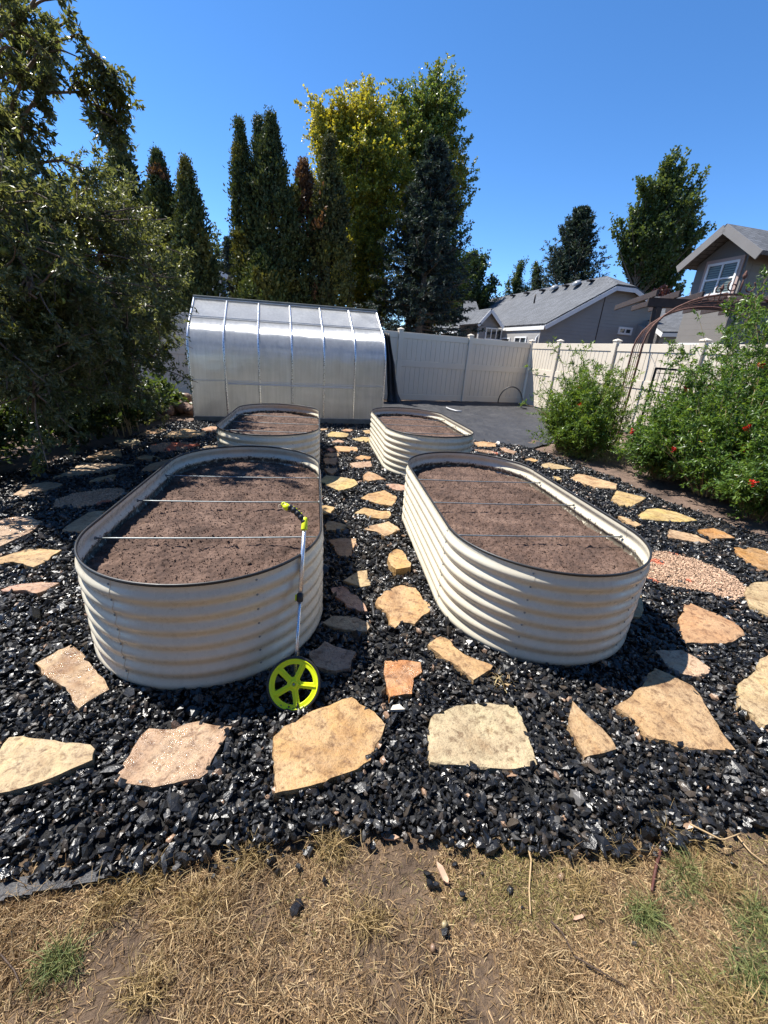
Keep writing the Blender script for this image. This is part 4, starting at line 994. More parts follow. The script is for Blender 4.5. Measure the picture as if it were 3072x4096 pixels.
def arborvitae(top, Rm, label, seed, nl=24000, col=(0.058, 0.076, 0.026), brown=0.0, cap=9.0, group='tall columnar arborvitae beyond the fence'):
    rg = np.random.default_rng(seed); base = np.array([top[0], top[1], 0.0]); h = top[2]
    t = thing('arborvitae', label, 'tree', base, group); trunk(base, h*0.92, 0.11, t, rg, 0.004)
    n = 1100; u = rg.random(n)**0.95; z = h*(0.02+0.965*u); ph = rg.uniform(0, 2*np.pi, n)
    prof = Rm*np.clip(1-z/h, 0.0, 1)**0.9*1.72; prof = np.where(prof > cap*0.8, cap*0.8+(cap*0.2)*np.tanh((prof-cap*0.8)/(cap*0.4)), prof)
    lump = 0.66+0.6*vnoise(np.stack([np.cos(ph)*1.6+seed, np.sin(ph)*1.6, z*0.95], -1))
    r = prof*lump
    out = np.stack([np.cos(ph), np.sin(ph), 0*ph], -1)
    S = base+out*(r*0.30)[:, None]+np.array([0, 0, 1.0])*(z-0.45*r)[:, None]; S[:, 2] = np.maximum(S[:, 2], 0.05)
    P = shoots(S, out*0.62+np.array([0, 0, 0.9])+0.18*rg.normal(size=(n, 3)), r*1.2+0.06, -0.25, 5, 0.10, rg)
    zl = h*rg.uniform(0.90, 0.965, 40); r = np.r_[r, np.full(40, 0.05)]; out = np.concatenate([out, np.tile([[0, 0, 1.0]], (40, 1))])
    P = np.concatenate([P, shoots(base+np.array([0, 0, 1.0])*zl[:, None]+0.04*rg.normal(size=(40, 3)), np.array([0, 0, 1.0])+0.10*rg.normal(size=(40, 3)), (h*1.005-zl), 0.0, 5, 0.03, rg)])
    pos, tg, i, tt = on_shoots(P, nl, 0.25, rg, 0.04, 0.75)
    dr = unit(tg*0.9+0.65*rg.normal(size=(nl, 3))+np.array([0, 0, 0.25])); nr = unit(rg.normal(size=(nl, 3))+out[i]*0.6)
    clump = vnoise(pos*2.6+seed); ks = 0.5+0.5*np.clip(r[i]/0.45, 0, 1)
    c = jit(col, nl, rg, 0.3)*(0.75+0.6*clump)[:, None]
    m = (vnoise(pos*1.3+40+seed) > 0.68)
    c[m] = np.array([0.12, 0.12, 0.030])*rg.uniform(0.7, 1.3, (m.sum(), 1))
    if brown > 0:
        m = (vnoise(pos*1.1+80+seed)+(pos[:, 2]/h)*0.55 > 1.28-brown); c[m] = np.array([0.16, 0.085, 0.045])*rg.uniform(0.5, 1.3, (m.sum(), 1))
    leaf_mesh('crown', pos, dr, nr, rg.uniform(0.07, 0.15, nl)*ks, rg.uniform(0.04, 0.075, nl)*ks, c, M['needle'], t, 0.1)
    return t

def spruce(top, Rm, label, seed, nb=420, nl=42000, col=(0.035, 0.055, 0.052), z0=0.4, size=1.0, droop=0.25, group=None, pexp=0.8):
    rg = np.random.default_rng(seed); base = np.array([top[0], top[1], 0.0]); h = top[2]
    t = thing('spruce', label, 'tree', base, group); trunk(base, h*0.97, 0.16*size, t, rg, 0.005)
    u = rg.random(nb); z = z0+(h*0.985-z0)*u**1.05; ph = rg.uniform(0, 2*np.pi, nb)
    r = (Rm*(1-(z/h))**pexp*(0.62+0.68*rg.random(nb))+0.12)
    out = np.stack([np.cos(ph), np.sin(ph), 0*ph], -1)
    S = base+np.array([0, 0, 1.0])*z[:, None]
    el = -droop+0.95*(z/h)**1.5
    P = shoots(S, out+np.array([0, 0, 1.0])*el[:, None], r, -0.22, 6, 0.05, rg)
    tubes('limb', P[:min(nb, 160)], 0.03*size, 0.006, M['bark'], t, 4)
    nt = nb*9; pos, tg, i, tt = on_shoots(P, nt, 0.22, rg)
    sgn = np.where(rg.random(nt) < 0.5, -1, 1)[:, None]; lat = unit(np.cross(tg, np.array([0, 0, 1.0])))*sgn
    T = shoots(pos, tg*0.75+lat*0.8+np.array([0, 0, -0.10])+0.12*rg.normal(size=(nt, 3)), (0.10+0.26*r[i]*(1-0.65*tt))*rg.uniform(0.6, 1.1, nt), 0.15, 3, 0.06, rg)
    pos, tg, i2, tt = on_shoots(T, nl, 0.02, rg, 0.012*size)
    dr = unit(tg+0.55*rg.normal(size=(nl, 3))); nr = unit(rg.normal(size=(nl, 3))*0.7+np.array([0, 0, 1]))
    c = jit(col, nl, rg, 0.3)*(0.7+0.7*(tt > 0.6))[:, None]
    leaf_mesh('crown', pos, dr, nr, rg.uniform(0.08, 0.15, nl)*size, rg.uniform(0.028, 0.05, nl)*size, c, M['needle'], t, 0.2)
    return t

def broadleaf(top, label, seed, crown, cols, nlimb=70, ntw=1500, nl=30000, leaf=(0.09, 0.06), name='tree', up_=1.1, hang=0.4, mat='leaf', tsag=0.25, colfn=None, group=None, twl=0.8, tr=0.16, upb=0.35):
    """crown: list of (cx,cy,cz,rx,ry,rz) relative to the base"""
    rg = np.random.default_rng(seed); base = np.array([top[0], top[1], 0.0]); h = top[2]
    t = thing(name, label, 'tree', base, group); TP = trunk(base, h*0.8, tr, t, rg, 0.015)
    vol = np.array([c[3]*c[4]*c[5] for c in crown]); ci = rg.choice(len(crown), nlimb, p=vol/vol.sum()); C = np.array(crown)[ci]
    e = unit(rg.normal(size=(nlimb, 3)))*(rg.uniform(0.15, 1.0, nlimb)**0.4)[:, None]; E = base+C[:, :3]+e*C[:, 3:]
    hz = np.clip((E[:, 2]-base[2])-np.hypot(E[:, 0]-base[0], E[:, 1]-base[1])*up_, 0.12*h, 0.78*h)
    S = base+np.array([0, 0, 1.0])*hz[:, None]
    tt = np.linspace(0, 1, 8)[None, :, None]; mid = (S+E)/2+np.array([0, 0, 1.0])*(-0.05*np.linalg.norm(E-S, axis=1))[:, None]+0.12*rg.normal(size=(nlimb, 3))
    P = (1-tt)**2*S[:, None]+2*tt*(1-tt)*mid[:, None]+tt**2*E[:, None]
    tubes('limb', P, 0.035*h/9+0.01, 0.008, M['bark'], t, 4)
    pos, tg, i, q = on_shoots(P, ntw, 0.3, rg, 0.05, 0.7)
    T = shoots(pos, tg*0.9+0.75*rg.normal(size=(ntw, 3))+np.array([0, 0, upb]), twl*rg.uniform(0.4, 1.1, ntw), tsag, 5, 0.14, rg)
    dens = rg.random(ntw)**0.6; idx = rg.choice(ntw, nl, p=dens/dens.sum())
    pos, tg, i2, q = on_shoots(T, nl, 0.1, rg, leaf[0]*0.35, 0.8, idx)
    dr = unit(tg*0.5+0.8*rg.normal(size=(nl, 3))+np.array([0, 0, -hang])); nr = unit(rg.normal(size=(nl, 3))+np.array([0, 0, 0.7]))
    k = rg.integers(0, len(cols), nl); tw = rg.integers(0, len(cols), ntw)[idx]; k = np.where(rg.random(nl) < 0.6, tw, k)
    c = np.array(cols)[k]*rg.uniform(0.7, 1.3, (nl, 1))
    if colfn is not None: c = colfn(pos, c, rg)
    leaf_mesh('crown', pos, dr, nr, leaf[0]*rg.uniform(0.7, 1.3, nl), leaf[1]*rg.uniform(0.7, 1.3, nl), c, M[mat], t, 0.15)
    return t

def crown_of(top, Y, L):
    out = []
    for x, y, rx, ry in L:
        p = at_y(*dd(x, y), Y); k = 1.852/F*((p-CAM)@fw); out.append((p[0]-top[0], p[1]-Y, p[2], rx*k, min(rx, ry)*k*1.05+0.15, ry*k))
    return out
# --- beyond the fence, left trio
arborvitae(top_of(252, 285, 15.5), 1.02, 'dark arborvitae with a double tip, leftmost of the three behind the apple tree', 11, cap=0.95)
arborvitae(top_of(338, 328, 15.0), 0.92, 'dark arborvitae, middle one of the three behind the apple tree', 12, brown=0.05, cap=0.8)
arborvitae(top_of(400, 348, 14.2), 0.77, 'dark arborvitae, rightmost of the three behind the apple tree, beside the blue house', 13, cap=0.72)
# --- centre clump
arborvitae(top_of(518, 264, 15.0), 0.72, 'slim dark arborvitae at the left end of the clump behind the greenhouse', 14, cap=0.42)
arborvitae(top_of(558, 258, 16.4), 0.77, 'arborvitae tip showing between the slim one and the tallest one', 15, cap=0.5)
arborvitae(top_of(584, 250, 15.0), 1.10, 'tallest arborvitae behind the greenhouse', 16, 32000, cap=0.95)
arborvitae(top_of(655, 352, 15.6), 1.22, 'partly browned arborvitae behind the middle of the greenhouse', 17, 28000, brown=0.36, cap=0.95)
arborvitae(top_of(712, 300, 15.2), 0.92, 'thin olive arborvitae in front of the yellowing aspen', 18, 26000, col=(0.065, 0.072, 0.026), brown=0.12, cap=0.75)
arborvitae(top_of(562, 545, 14.3), 0.92, 'low bushy bright green arborvitae right behind the greenhouse roof', 19, 16000, col=(0.075, 0.10, 0.028), cap=0.62)
def yellowing(pos, c, rg):
    x = pos[:, 0]; z = pos[:, 2]
    s = 0.62*(z/hA-0.42)*2-0.17*(x-x.mean())+1.5*(vnoise(pos*0.8+9)-0.5)+0.5*rg.normal(size=len(x))
    m = s > 0.12; c = c.copy(); c[m] = np.array([0.43, 0.39, 0.055])*rg.uniform(0.6, 1.25, (m.sum(), 1)); return c
ta = top_of(775, 185, 18.5); hA = ta[2]
broadleaf(ta, 'tall aspen turning yellow at its top, left of the spruce', 21,
          crown_of(ta, 18.5, [(703,295,36,62),(740,255,44,58),(790,235,48,52),(838,262,42,62),(715,385,48,75),(785,345,75,95),(850,400,58,95),(755,500,75,100),(805,600,75,70)]), [(0.17,0.205,0.040),(0.23,0.25,0.048),(0.125,0.165,0.035)], 230, 6500, 170000, (0.09, 0.07), 'aspen', 1.6, 0.5, colfn=yellowing, twl=0.7)
tb_ = top_of(922, 165, 19.5); hB = tb_[2]
broadleaf(tb_, 'tall green aspen rising behind the spruce, with stray yellow leaves', 22,
          crown_of(tb_, 19.5, [(893,228,40,52),(940,218,42,50),(970,265,30,60),(915,300,62,75),(975,340,32,62),(930,420,75,95),(1003,385,24,40),(1012,430,24,34),(955,530,62,85),(930,620,75,60)]), [(0.10,0.155,0.04),(0.14,0.19,0.05),(0.19,0.225,0.055)], 220, 6000, 160000, (0.09, 0.07), 'aspen', 1.6, 0.5, twl=0.7,
          colfn=lambda p, c, rg: np.where((vnoise(p*0.6+30)+0.15*rg.normal(size=len(p)) > 0.74)[:, None], np.array([0.25, 0.22, 0.03]), c))
spruce(top_of(942, 305, 16.3), 2.35, 'dark blue-green spruce standing behind the greenhouse right end', 23, 560, 75000, z0=1.2)
spruce(top_of(494, 512, 30), 1.4, 'small far-off blue spruce between the blue house and the arborvitae', 24, 260, 14000, (0.05, 0.07, 0.065), size=1.6)
broadleaf(top_of(466, 527, 33), 'small pale green treetop above the blue house', 25, [(0,0,4.6,1.0,1.0,3.2)], [(0.10,0.13,0.05),(0.07,0.10,0.04)], 40, 300, 5000, (0.16, 0.10), 'tree', 1.5)
t_ = top_of(1038, 530, 36); broadleaf(t_, 'rounded green tree right of the spruce above the brown roof', 26, [(-0.4,0,t_[2]*0.62,2.1,2,t_[2]*0.36),(0.9,0,t_[2]*0.42,1.6,1.6,t_[2]*0.28)], [(0.045,0.075,0.025),(0.06,0.09,0.03)], 80, 1400, 26000, (0.18, 0.13), 'tree', 1.4)
for x, y, lab in ((1128, 553, 'thin poplar with a forked top behind the grey roof, left one of two'), (1166, 548, 'thin poplar behind the grey roof, right one of two')):
    t_ = top_of(x, y, 42); broadleaf(t_, lab, int(x), [(0,0,t_[2]*0.62,0.5,0.5,t_[2]*0.40),(-0.95,0,t_[2]*0.52,0.45,0.45,t_[2]*0.34),(0.9,0,t_[2]*0.50,0.45,0.45,t_[2]*0.30)], [(0.05,0.08,0.028),(0.07,0.10,0.035)], 70, 900, 15000, (0.17, 0.10), 'poplar', 2.4, 0.2, group='thin poplars behind the grey roof', twl=0.9, tsag=-0.4, upb=1.5)
t_ = top_of(1258, 455, 40); spruce(t_, 5.6, 'broad dark pine behind the grey roof ridge', 28, 620, 60000, (0.04, 0.06, 0.048), 1.5, 2.2, -0.45, pexp=0.72)
t_ = top_of(1440, 345, 34); hM = t_[2]
broadleaf(t_, 'large green maple with upswept branches beside the taupe house', 29, crown_of(t_, 34, [(1478,385,16,38),(1440,395,20,44),(1400,412,16,40),(1375,450,20,42),(1348,495,18,46),(1440,470,50,56),(1492,455,14,56),(1400,540,58,56),(1475,530,36,56),(1430,615,75,36)]), [(0.055,0.085,0.028),(0.075,0.11,0.035),(0.10,0.135,0.042)], 220, 4200, 70000, (0.22, 0.16), 'maple', 1.5, -0.35, twl=1.25, tsag=-0.35, upb=1.5)
t_ = top_of(1428, 622, 29); broadleaf(t_, 'purple-leaved plum tree beneath the maple, behind the grey house', 30, [(0,0,t_[2]*0.72,1.9,1.6,t_[2]*0.28)], [(0.07,0.022,0.03),(0.05,0.02,0.025)], 50, 500, 9000, (0.14, 0.09), 'plum_tree', 1.2)

# --- apple tree on the left
rg = np.random.default_rng(41)
AB = np.array([-3.55, 4.9, 0.0])
at_ = thing('apple_tree', 'big drooping apple tree with green apples filling the left side', 'tree', AB)
MB().tube([AB, AB+(0.05, -0.05, 0.5), AB+(-0.05, -0.1, 1.0), AB+(0.02, -0.1, 1.5)], [0.15, 0.12, 0.11, 0.10], 10).build('trunk', M['bark'], at_)
fork = AB+np.array([0.0, -0.1, 1.3])
def br(pts): return np.array([fork]+[at_y(*dd(x, y), Y) for x, y, Y in pts])
MAIN = [br(q) for q in (
    [(20,260,4.4),(55,130,4.3),(110,50,4.3),(170,62,4.3),(215,110,4.35),(235,165,4.4)],
    [(30,330,4.4),(95,190,4.35),(160,175,4.35),(205,215,4.4),(246,275,4.45)],
    [(40,420,4.5),(100,330,4.5),(145,330,4.5),(175,365,4.5)],
    [(-40,200,4.2),(20,60,4.1),(50,-40,4.1),(110,-60,4.1)],
    [(-20,300,4.6),(10,200,4.7),(50,110,4.8),(90,60,4.8)],
    [(90,520,4.9),(160,440,5.0),(230,450,5.2),(295,520,5.4),(335,600,5.6)],
    [(130,600,5.1),(225,530,5.3),(300,600,5.6),(340,700,5.9)],
    [(90,640,4.6),(190,600,4.7),(260,680,4.9),(305,790,5.1)],
    [(40,560,4.2),(90,520,4.1),(150,600,4.0),(175,740,4.0)],
    [(-60,480,4.0),(-20,420,3.8),(30,520,3.7),(60,670,3.65)],
    [(-120,560,4.2),(-60,560,3.8),(-20,650,3.6),(-10,800,3.5)],
    [(110,760,4.6),(200,760,4.8),(275,840,5.2)],
    [(0,700,4.3),(60,720,4.2),(115,840,4.2)],
    [(170,430,5.6),(240,440,6.0),(295,480,6.2),(330,570,6.4)],
    [(-30,620,4.0),(20,690,3.8),(60,800,3.7),(70,890,3.7)],
    [(60,480,5.2),(120,560,5.2),(200,650,5.2),(240,780,5.2)],
    [(190,640,5.8),(270,700,6.2),(325,775,6.6)],
    [(200,600,6.2),(290,650,6.7),(345,720,7.0)],
    [(150,720,5.4),(230,780,5.7),(290,850,6.0)],
    [(-40,380,5.0),(10,430,4.9),(60,440,4.8),(110,500,4.7)])]
def resamp(P, m=10):
    d = np.r_[0, np.cumsum(np.linalg.norm(np.diff(P, axis=0), axis=1))]; s = np.linspace(0, d[-1], m)
    return np.stack([np.interp(s, d, P[:, k]) for k in range(3)], -1)
MP = np.stack([resamp(P, 12) for P in MAIN]); MP[:, 1:-1] += 0.03*rg.normal(size=MP[:, 1:-1].shape)

n2 = 840; wts = np.array([0.85,0.85,0.5,0.85,0.8,1.7,1.7,1.7,1.8,1.8,1.6,1.6,1.7,1.5,1.8,1.8,1.7,1.7,1.5,1.3]); pos, tg, i, q = on_shoots(MP, n2, 0.25, rg, 0.03, 0.8, rg.choice(len(MP), n2, p=wts/wts.sum()))
upper = i < 5
SEC = shoots(pos, tg*0.8+rg.normal(size=(n2, 3))*np.where(upper, 0.45, 0.8)[:, None]+np.array([0, 0, 0.15]), np.where(upper, rg.uniform(0.10, 0.30, n2), rg.uniform(0.2, 0.62, n2)), np.where(upper, 0.5, 0.12), 6, 0.14, rg)

tubes('limb', np.concatenate([MP, np.stack([resamp(q_, 12) for q_ in SEC])]), np.r_[np.full(5, 0.026), np.full(len(MP)-5, 0.040), np.full(n2, 0.009)], np.r_[np.full(len(MP), 0.008), np.full(n2, 0.003)], M['bark'], at_, 5)
n3 = 4300; pos, tg, i3, q = on_shoots(SEC, n3, 0.2, rg); u3 = upper[i3]
TW = shoots(pos, tg*0.7+0.7*rg.normal(size=(n3, 3)), np.where(u3, rg.uniform(0.06, 0.16, n3), rg.uniform(0.10, 0.28, n3)), np.where(u3, 0.35, -0.05), 4, 0.15, rg)
nl = 150000; pos, tg, i4, q = on_shoots(TW, nl, 0.05, rg, 0.012)
dr = unit(tg*0.6+0.75*rg.normal(size=(nl, 3))+np.array([0, 0, -0.15])); nr = unit(rg.normal(size=(nl, 3))+np.array([0, 0, 0.8]))
c = np.array([(0.115,0.14,0.06),(0.15,0.17,0.082),(0.19,0.205,0.11),(0.09,0.112,0.05)])[rg.integers(0, 4, nl)]*rg.uniform(0.75, 1.25, (nl, 1))
m = vnoise(pos*3+5) > 0.70; c[m] = np.array([0.12, 0.135, 0.04])*rg.uniform(0.7, 1.2, (m.sum(), 1))
leaf_mesh('crown', pos, dr, nr, rg.uniform(0.030, 0.060, nl), rg.uniform(0.013, 0.024, nl), c, M['leaf'], at_, 0.2)
ap, tg, i, q = on_shoots(SEC, 64, 0.4, rg, 0.02)
B0, F0 = ico()
mb = MB(); mb.lathe([(0.0, 0.027), (0.008, 0.031), (0.022, 0.027), (0.031, 0.010), (0.030, -0.010), (0.020, -0.026), (0.007, -0.030), (0.0, -0.027)], (0, 0, 0), (0, 0, 1), 10)
a0 = mb.build('apple', M['apple'], None); a0.parent = at_
for k, p in enumerate(ap):
    o = a0 if k == 0 else a0.copy()
    if k: COL.objects.link(o); o.parent = at_
    o.location = (p-AB+np.array([0, 0, -0.045])).tolist(); s_ = rg.uniform(0.7, 1.1); o.scale = (s_, s_, s_*0.95); o.rotation_euler = (rg.normal(0, .3), rg.normal(0, .3), 0)

# --- shrubs
def shrub(name, label, base, spots, nl, leaf, cols, seed, H, spread, nst=60, fl=0, sag=0.35, group=None, extra=None, t0=0.18, cat='shrub', mat='leaf', twn=14, twl=0.22):
    """spots: list of (x,y,radius,height) clumps of stems"""
    rg = np.random.default_rng(seed); t = thing(name, label, cat, base, group)
    Ps = []
    for (x, y, r, h) in spots:
        n = nst; ph = rg.uniform(0, 2*np.pi, n); rr = np.sqrt(rg.random(n))
        S = np.stack([x+0.22*r*rr*np.cos(ph), y+0.22*r*rr*np.sin(ph), np.zeros(n)+0.01], -1)
        tip = np.stack([x+r*rr*np.cos(ph), y+r*rr*np.sin(ph), h*(1-0.55*rr**2.2)*rg.uniform(0.55, 1.06, n)], -1)
        d = tip-S; L = np.linalg.norm(d, axis=1)
        Ps.append(shoots(S, d/L[:, None]+np.array([0, 0, 0.28]), L*1.12, sag, 9, 0.08, rg))
    P = np.concatenate(Ps)
    if extra is not None: P = np.concatenate([P, extra])
    tubes('stem', P, 0.008, 0.002, M['stem'], t, 4)
    nt = len(P)*twn; pos, tg, i, q = on_shoots(P, nt, t0, rg, 0.0, 0.9)
    T = shoots(pos, tg*0.8+0.75*rg.normal(size=(nt, 3))+np.array([0, 0, 0.2]), twl*rg.uniform(0.4, 1.25, nt), sag*0.8, 4, 0.1, rg)
    pos, tg, i2, q = on_shoots(T, nl, 0.05, rg, 0.006)
    pos[:, 2] = np.maximum(pos[:, 2], 0.01)
    dr = unit(tg*0.65+0.75*rg.normal(size=(nl, 3))); nr = unit(rg.normal(size=(nl, 3))*0.8+np.array([0, 0, 1.0]))
    k = np.where(rg.random(nl) < 0.5, rg.integers(0, len(cols), nl), (vnoise(pos*4+seed)*len(cols)*0.999).astype(int).clip(0, len(cols)-1))
    c = np.array(cols)[k]*rg.uniform(0.75, 1.3, (nl, 1))
    leaf_mesh('foliage', pos, dr, nr, leaf[0]*rg.uniform(0.6, 1.3, nl), leaf[1]*rg.uniform(0.6, 1.3, nl), c, M[mat], t, 0.12)
    if fl:
        tips = T[rg.choice(nt, fl*4)][:, -1]; vis = tips[np.argsort(tips@np.array([0.5, 1.0, -0.15]))[:fl*3]]; vis = vis[rg.permutation(len(vis))[:fl]]
        for j, p in enumerate(vis):
            m = 22; ps = np.repeat(p[None], m, 0)+0.010*rg.normal(size=(m, 3)); d = unit(rg.normal(size=(m, 3))+np.array([-.2, -.5, 0.4])); n_ = unit(rg.normal(size=(m, 3)))
            cc = np.array([0.62, 0.035, 0.02])[None]*rg.uniform(0.6, 1.25, (m, 1))
            leaf_mesh('flower', ps, d, n_, rg.uniform(0.02, 0.04, m), rg.uniform(0.018, 0.03, m), cc, M['petal'], t, 0.25)
    return t, P
GREENS = [(0.16,0.25,0.042),(0.12,0.20,0.038),(0.09,0.155,0.034),(0.20,0.28,0.052)]
ex = np.stack([resamp(np.array([at_z(*dd(1215, 960), 0.02)]+[at_y(*dd(x, y), Y) for x, y, Y in q]), 10) for q in (
    [(1225,860,6.4),(1215,780,6.4),(1193,745,6.4)], [(1250,860,6.5),(1258,790,6.5),(1268,745,6.5)], [(1200,880,6.3),(1175,830,6.3),(1150,800,6.3)], [(1280,860,6.6),(1320,800,6.7),(1345,770,6.7)], [(1235,850,6.4),(1240,800,6.4),(1238,760,6.4)],[(1190,900,6.2),(1150,880,6.2),(1128,870,6.2)])])
shrub('pomegranate_shrub', 'smaller bright green shrub with a few long shoots, beside the black fabric', (4.55, 6.35, 0),
      [(3.98, 6.15, 0.52, 1.15), (4.4, 6.35, 0.62, 1.6), (4.75, 6.6, 0.42, 1.35), (4.15, 5.95, 0.5, 0.95)], 62000, (0.055, 0.016), GREENS, 51, 1.3, 0.9, 58, fl=4, group='flowering shrubs along the right fence', extra=ex)
shrub('pomegranate_shrub', 'large dense shrub with scattered red flowers at the right edge', (4.9, 4.4, 0),
      [(4.55, 4.7, 0.5, 0.95), (5.0, 4.85, 0.6, 1.75), (5.6, 5.05, 0.8, 2.4), (4.6, 4.0, 0.65, 1.45), (5.35, 4.0, 0.95, 2.5), (6.2, 4.9, 0.9, 2.6), (4.55, 3.35, 0.6, 1.2), (5.4, 3.3, 0.9, 2.2)], 170000, (0.052, 0.018), [(0.125,0.215,0.038),(0.095,0.17,0.036),(0.07,0.13,0.032),(0.17,0.26,0.05)], 52, 1.9, 1.2, 62, fl=46, group='flowering shrubs along the right fence')
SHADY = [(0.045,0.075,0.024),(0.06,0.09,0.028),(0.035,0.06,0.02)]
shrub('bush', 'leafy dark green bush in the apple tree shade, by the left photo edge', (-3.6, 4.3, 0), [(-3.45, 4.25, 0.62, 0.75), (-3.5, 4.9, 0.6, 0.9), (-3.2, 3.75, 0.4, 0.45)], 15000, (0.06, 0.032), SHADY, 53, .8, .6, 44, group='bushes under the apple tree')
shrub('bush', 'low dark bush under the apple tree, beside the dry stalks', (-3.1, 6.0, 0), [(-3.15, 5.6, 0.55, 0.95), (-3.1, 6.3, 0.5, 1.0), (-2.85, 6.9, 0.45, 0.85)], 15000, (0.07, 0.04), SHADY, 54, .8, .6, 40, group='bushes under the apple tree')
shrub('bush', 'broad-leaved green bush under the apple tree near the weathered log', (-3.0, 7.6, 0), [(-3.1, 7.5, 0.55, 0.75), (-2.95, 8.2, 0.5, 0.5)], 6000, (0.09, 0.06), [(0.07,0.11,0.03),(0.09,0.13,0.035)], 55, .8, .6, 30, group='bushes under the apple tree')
# dry stalks
rg = np.random.default_rng(60); n = 26
S = np.stack([rg.uniform(-2.95, -2.60, n), rg.uniform(6.1, 6.9, n), np.zeros(n)], -1)
P = shoots(S, np.array([0, 0, 1.0])+0.16*rg.normal(size=(n, 3)), rg.uniform(0.35, 0.75, n), 0.05, 5, 0.06, rg)
st_ = thing('dry_stalks', 'clump of dry tan stalks at the foot of the apple tree bushes', 'plant', (-2.75, 6.5, 0)); M['drystem'] = plain("dry_stem", (0.36, 0.27, 0.13), 0.7)
tubes('stalk_clump', P, 0.007, 0.004, M['drystem'], st_, 5)
# weeds under the shrubs
def grass_clump(name, label, c, n, L, col, seed, rad=0.12, lean=0.7, cat='weeds', group=None):
    rg = np.random.default_rng(seed); S = np.array(c)[None]+np.concatenate([rad*rg.normal(size=(n, 2)), np.zeros((n, 1))], 1)
    P = shoots(S, np.array([0, 0, 1.0])+lean*rg.normal(size=(n, 3))*np.array([1, 1, .3]), L*rg.uniform(0.4, 1.2, n), 0.9, 4, 0.08, rg)
    o = ribbons(name, P, 0.004, jit(col, n, rg, 0.35), M['straw'], None, loc=c); return tag(o, label, cat, group)
def ribbons(name, P, W, col, mat, parent, loc=None):
    n, m, _ = P.shape; T = unit(np.gradient(P, axis=1)); rr = np.random.default_rng(n); sd = unit(np.cross(T, unit(rr.normal(size=(n, 1, 3))+np.array([0, 0, 0.6]))))
    W = np.broadcast_to(W, (n,))[:, None, None]; w = W*(1-np.linspace(0, 1, m)[None, :, None]**2*0.85)*0.5
    V = np.stack([P-sd*w, P+sd*w], 2).reshape(-1, 3); b = np.arange(n*m).reshape(n, m)*2
    q = np.stack([b[:, :-1], b[:, :-1]+1, b[:, 1:]+1, b[:, 1:]], -1).reshape(-1, 4)
    return np_mesh(name, V, q, mat, parent, np.repeat(col, m*2, 0), loc=loc)
grass_clump('weeds', 'pale green weeds sprawling under the smaller shrub', at_z(*dd(1245, 985)), 160, 0.34, (0.22, 0.26, 0.08), 61, 0.13)
grass_clump('weeds', 'tangled pale weeds between the two flowering shrubs', at_z(*dd(1310, 990)), 220, 0.42, (0.26, 0.27, 0.11), 62, 0.20)
grass_clump('dry_grass_tuft', 'small straw tuft in the gravel at the foot of the near right bed', at_z(*dd(1085, 1478)), 46, 0.085, (0.45, 0.33, 0.17), 63, 0.02, 0.9, 'dry grass')
# --- front lawn: straw, olive and green blades
rg = np.random.default_rng(70); N = 260000
X = rg.uniform(-1.25, 2.0, N); Y = rg.uniform(0.14, 0.86, N); P0 = np.stack([X, Y, 0*X], -1)-CAM; zc = P0@fw; py = PH/2-F*(P0@up)/np.maximum(zc, .05); px = PW/2+F*(P0@rt)/np.maximum(zc, .05)
front = np.interp(X, [g[0] for g in GRAVEL[:11]], [g[1] for g in GRAVEL[:11]])
dn = fbm(np.stack([X*4.5, Y*4.5, 0*X+3], -1), 3)+0.10*(X > 0.45)-0.04*((X > -0.35) & (X < 0.35) & (Y < 0.58))-0.25*np.clip(Y-front+0.05, 0, 1)*4
k = (rg.random(N) < np.clip((dn-0.30)*4.0, 0.14, 1)) & (Y < front+0.01+0.015*rg.normal(size=N)) & (py < PH+260) & (px > -300) & (px < PW+300)
X, Y = X[k], Y[k]; n = len(X); hgt = fbm(np.stack([X*7, Y*7, 0*X+8], -1), 2)
lie = rg.normal(0, 1, (n, 3))*np.array([1, 1, 0.0])
flow = np.stack([np.cos(9*fbm(np.stack([X*2, Y*2, 0*X], -1), 2)), np.sin(9*fbm(np.stack([X*2, Y*2, 0*X], -1), 2)), 0*X], -1)
D_ = unit(lie+0.5*flow+np.array([0, 0, 1.0])*(0.35+0.5*rg.random(n)*(hgt > 0.45))[:, None])
zg = -0.020+0.022*2*(fbm(np.stack([X*5, Y*5, 0*X+5.1], -1), 5)-0.5)
P = shoots(np.stack([X, Y, zg+0.004*rg.random(n)], -1), D_, rg.uniform(0.014, 0.048, n)*(0.7+0.8*(hgt > 0.5)), 0.55, 3, 0.18, rg)
P[..., 2] = np.maximum(P[..., 2], (zg+0.001)[:, None])
c = np.array([(0.38,0.255,0.13),(0.28,0.18,0.09),(0.52,0.385,0.21),(0.19,0.12,0.062)])[rg.integers(0, 4, n)]*rg.uniform(0.65, 1.25, (n, 1))*(0.75+0.55*fbm(np.stack([X*5.5+9, Y*5.5, 0*X], -1), 2))[:, None]
g1 = fbm(np.stack([X*3.1+4, Y*3.1, 0*X+12], -1), 3)+0.05*rg.normal(size=n)
m = (g1 > 0.55) & (rg.random(n) < 0.55); c[m] = np.array([0.22, 0.185, 0.065])*rg.uniform(0.6, 1.25, (m.sum(), 1))
gc = [(*at_z(*dd(1465, 1915))[:2], .05), (*at_z(*dd(1640, 2000))[:2], .08), (*at_z(*dd(1395, 1985))[:2], .04), (*at_z(*dd(1640, 2110))[:2], .07), (*at_z(*dd(130, 2080))[:2], .05)]
for x, y, r in gc:
    m = (np.hypot(X-x, Y-y) < r*(0.6+0.6*rg.random(n))) & (rg.random(n) < 0.5); c[m] = np.array([0.10, 0.125, 0.045])*rg.uniform(0.7, 1.3, (m.sum(), 1))
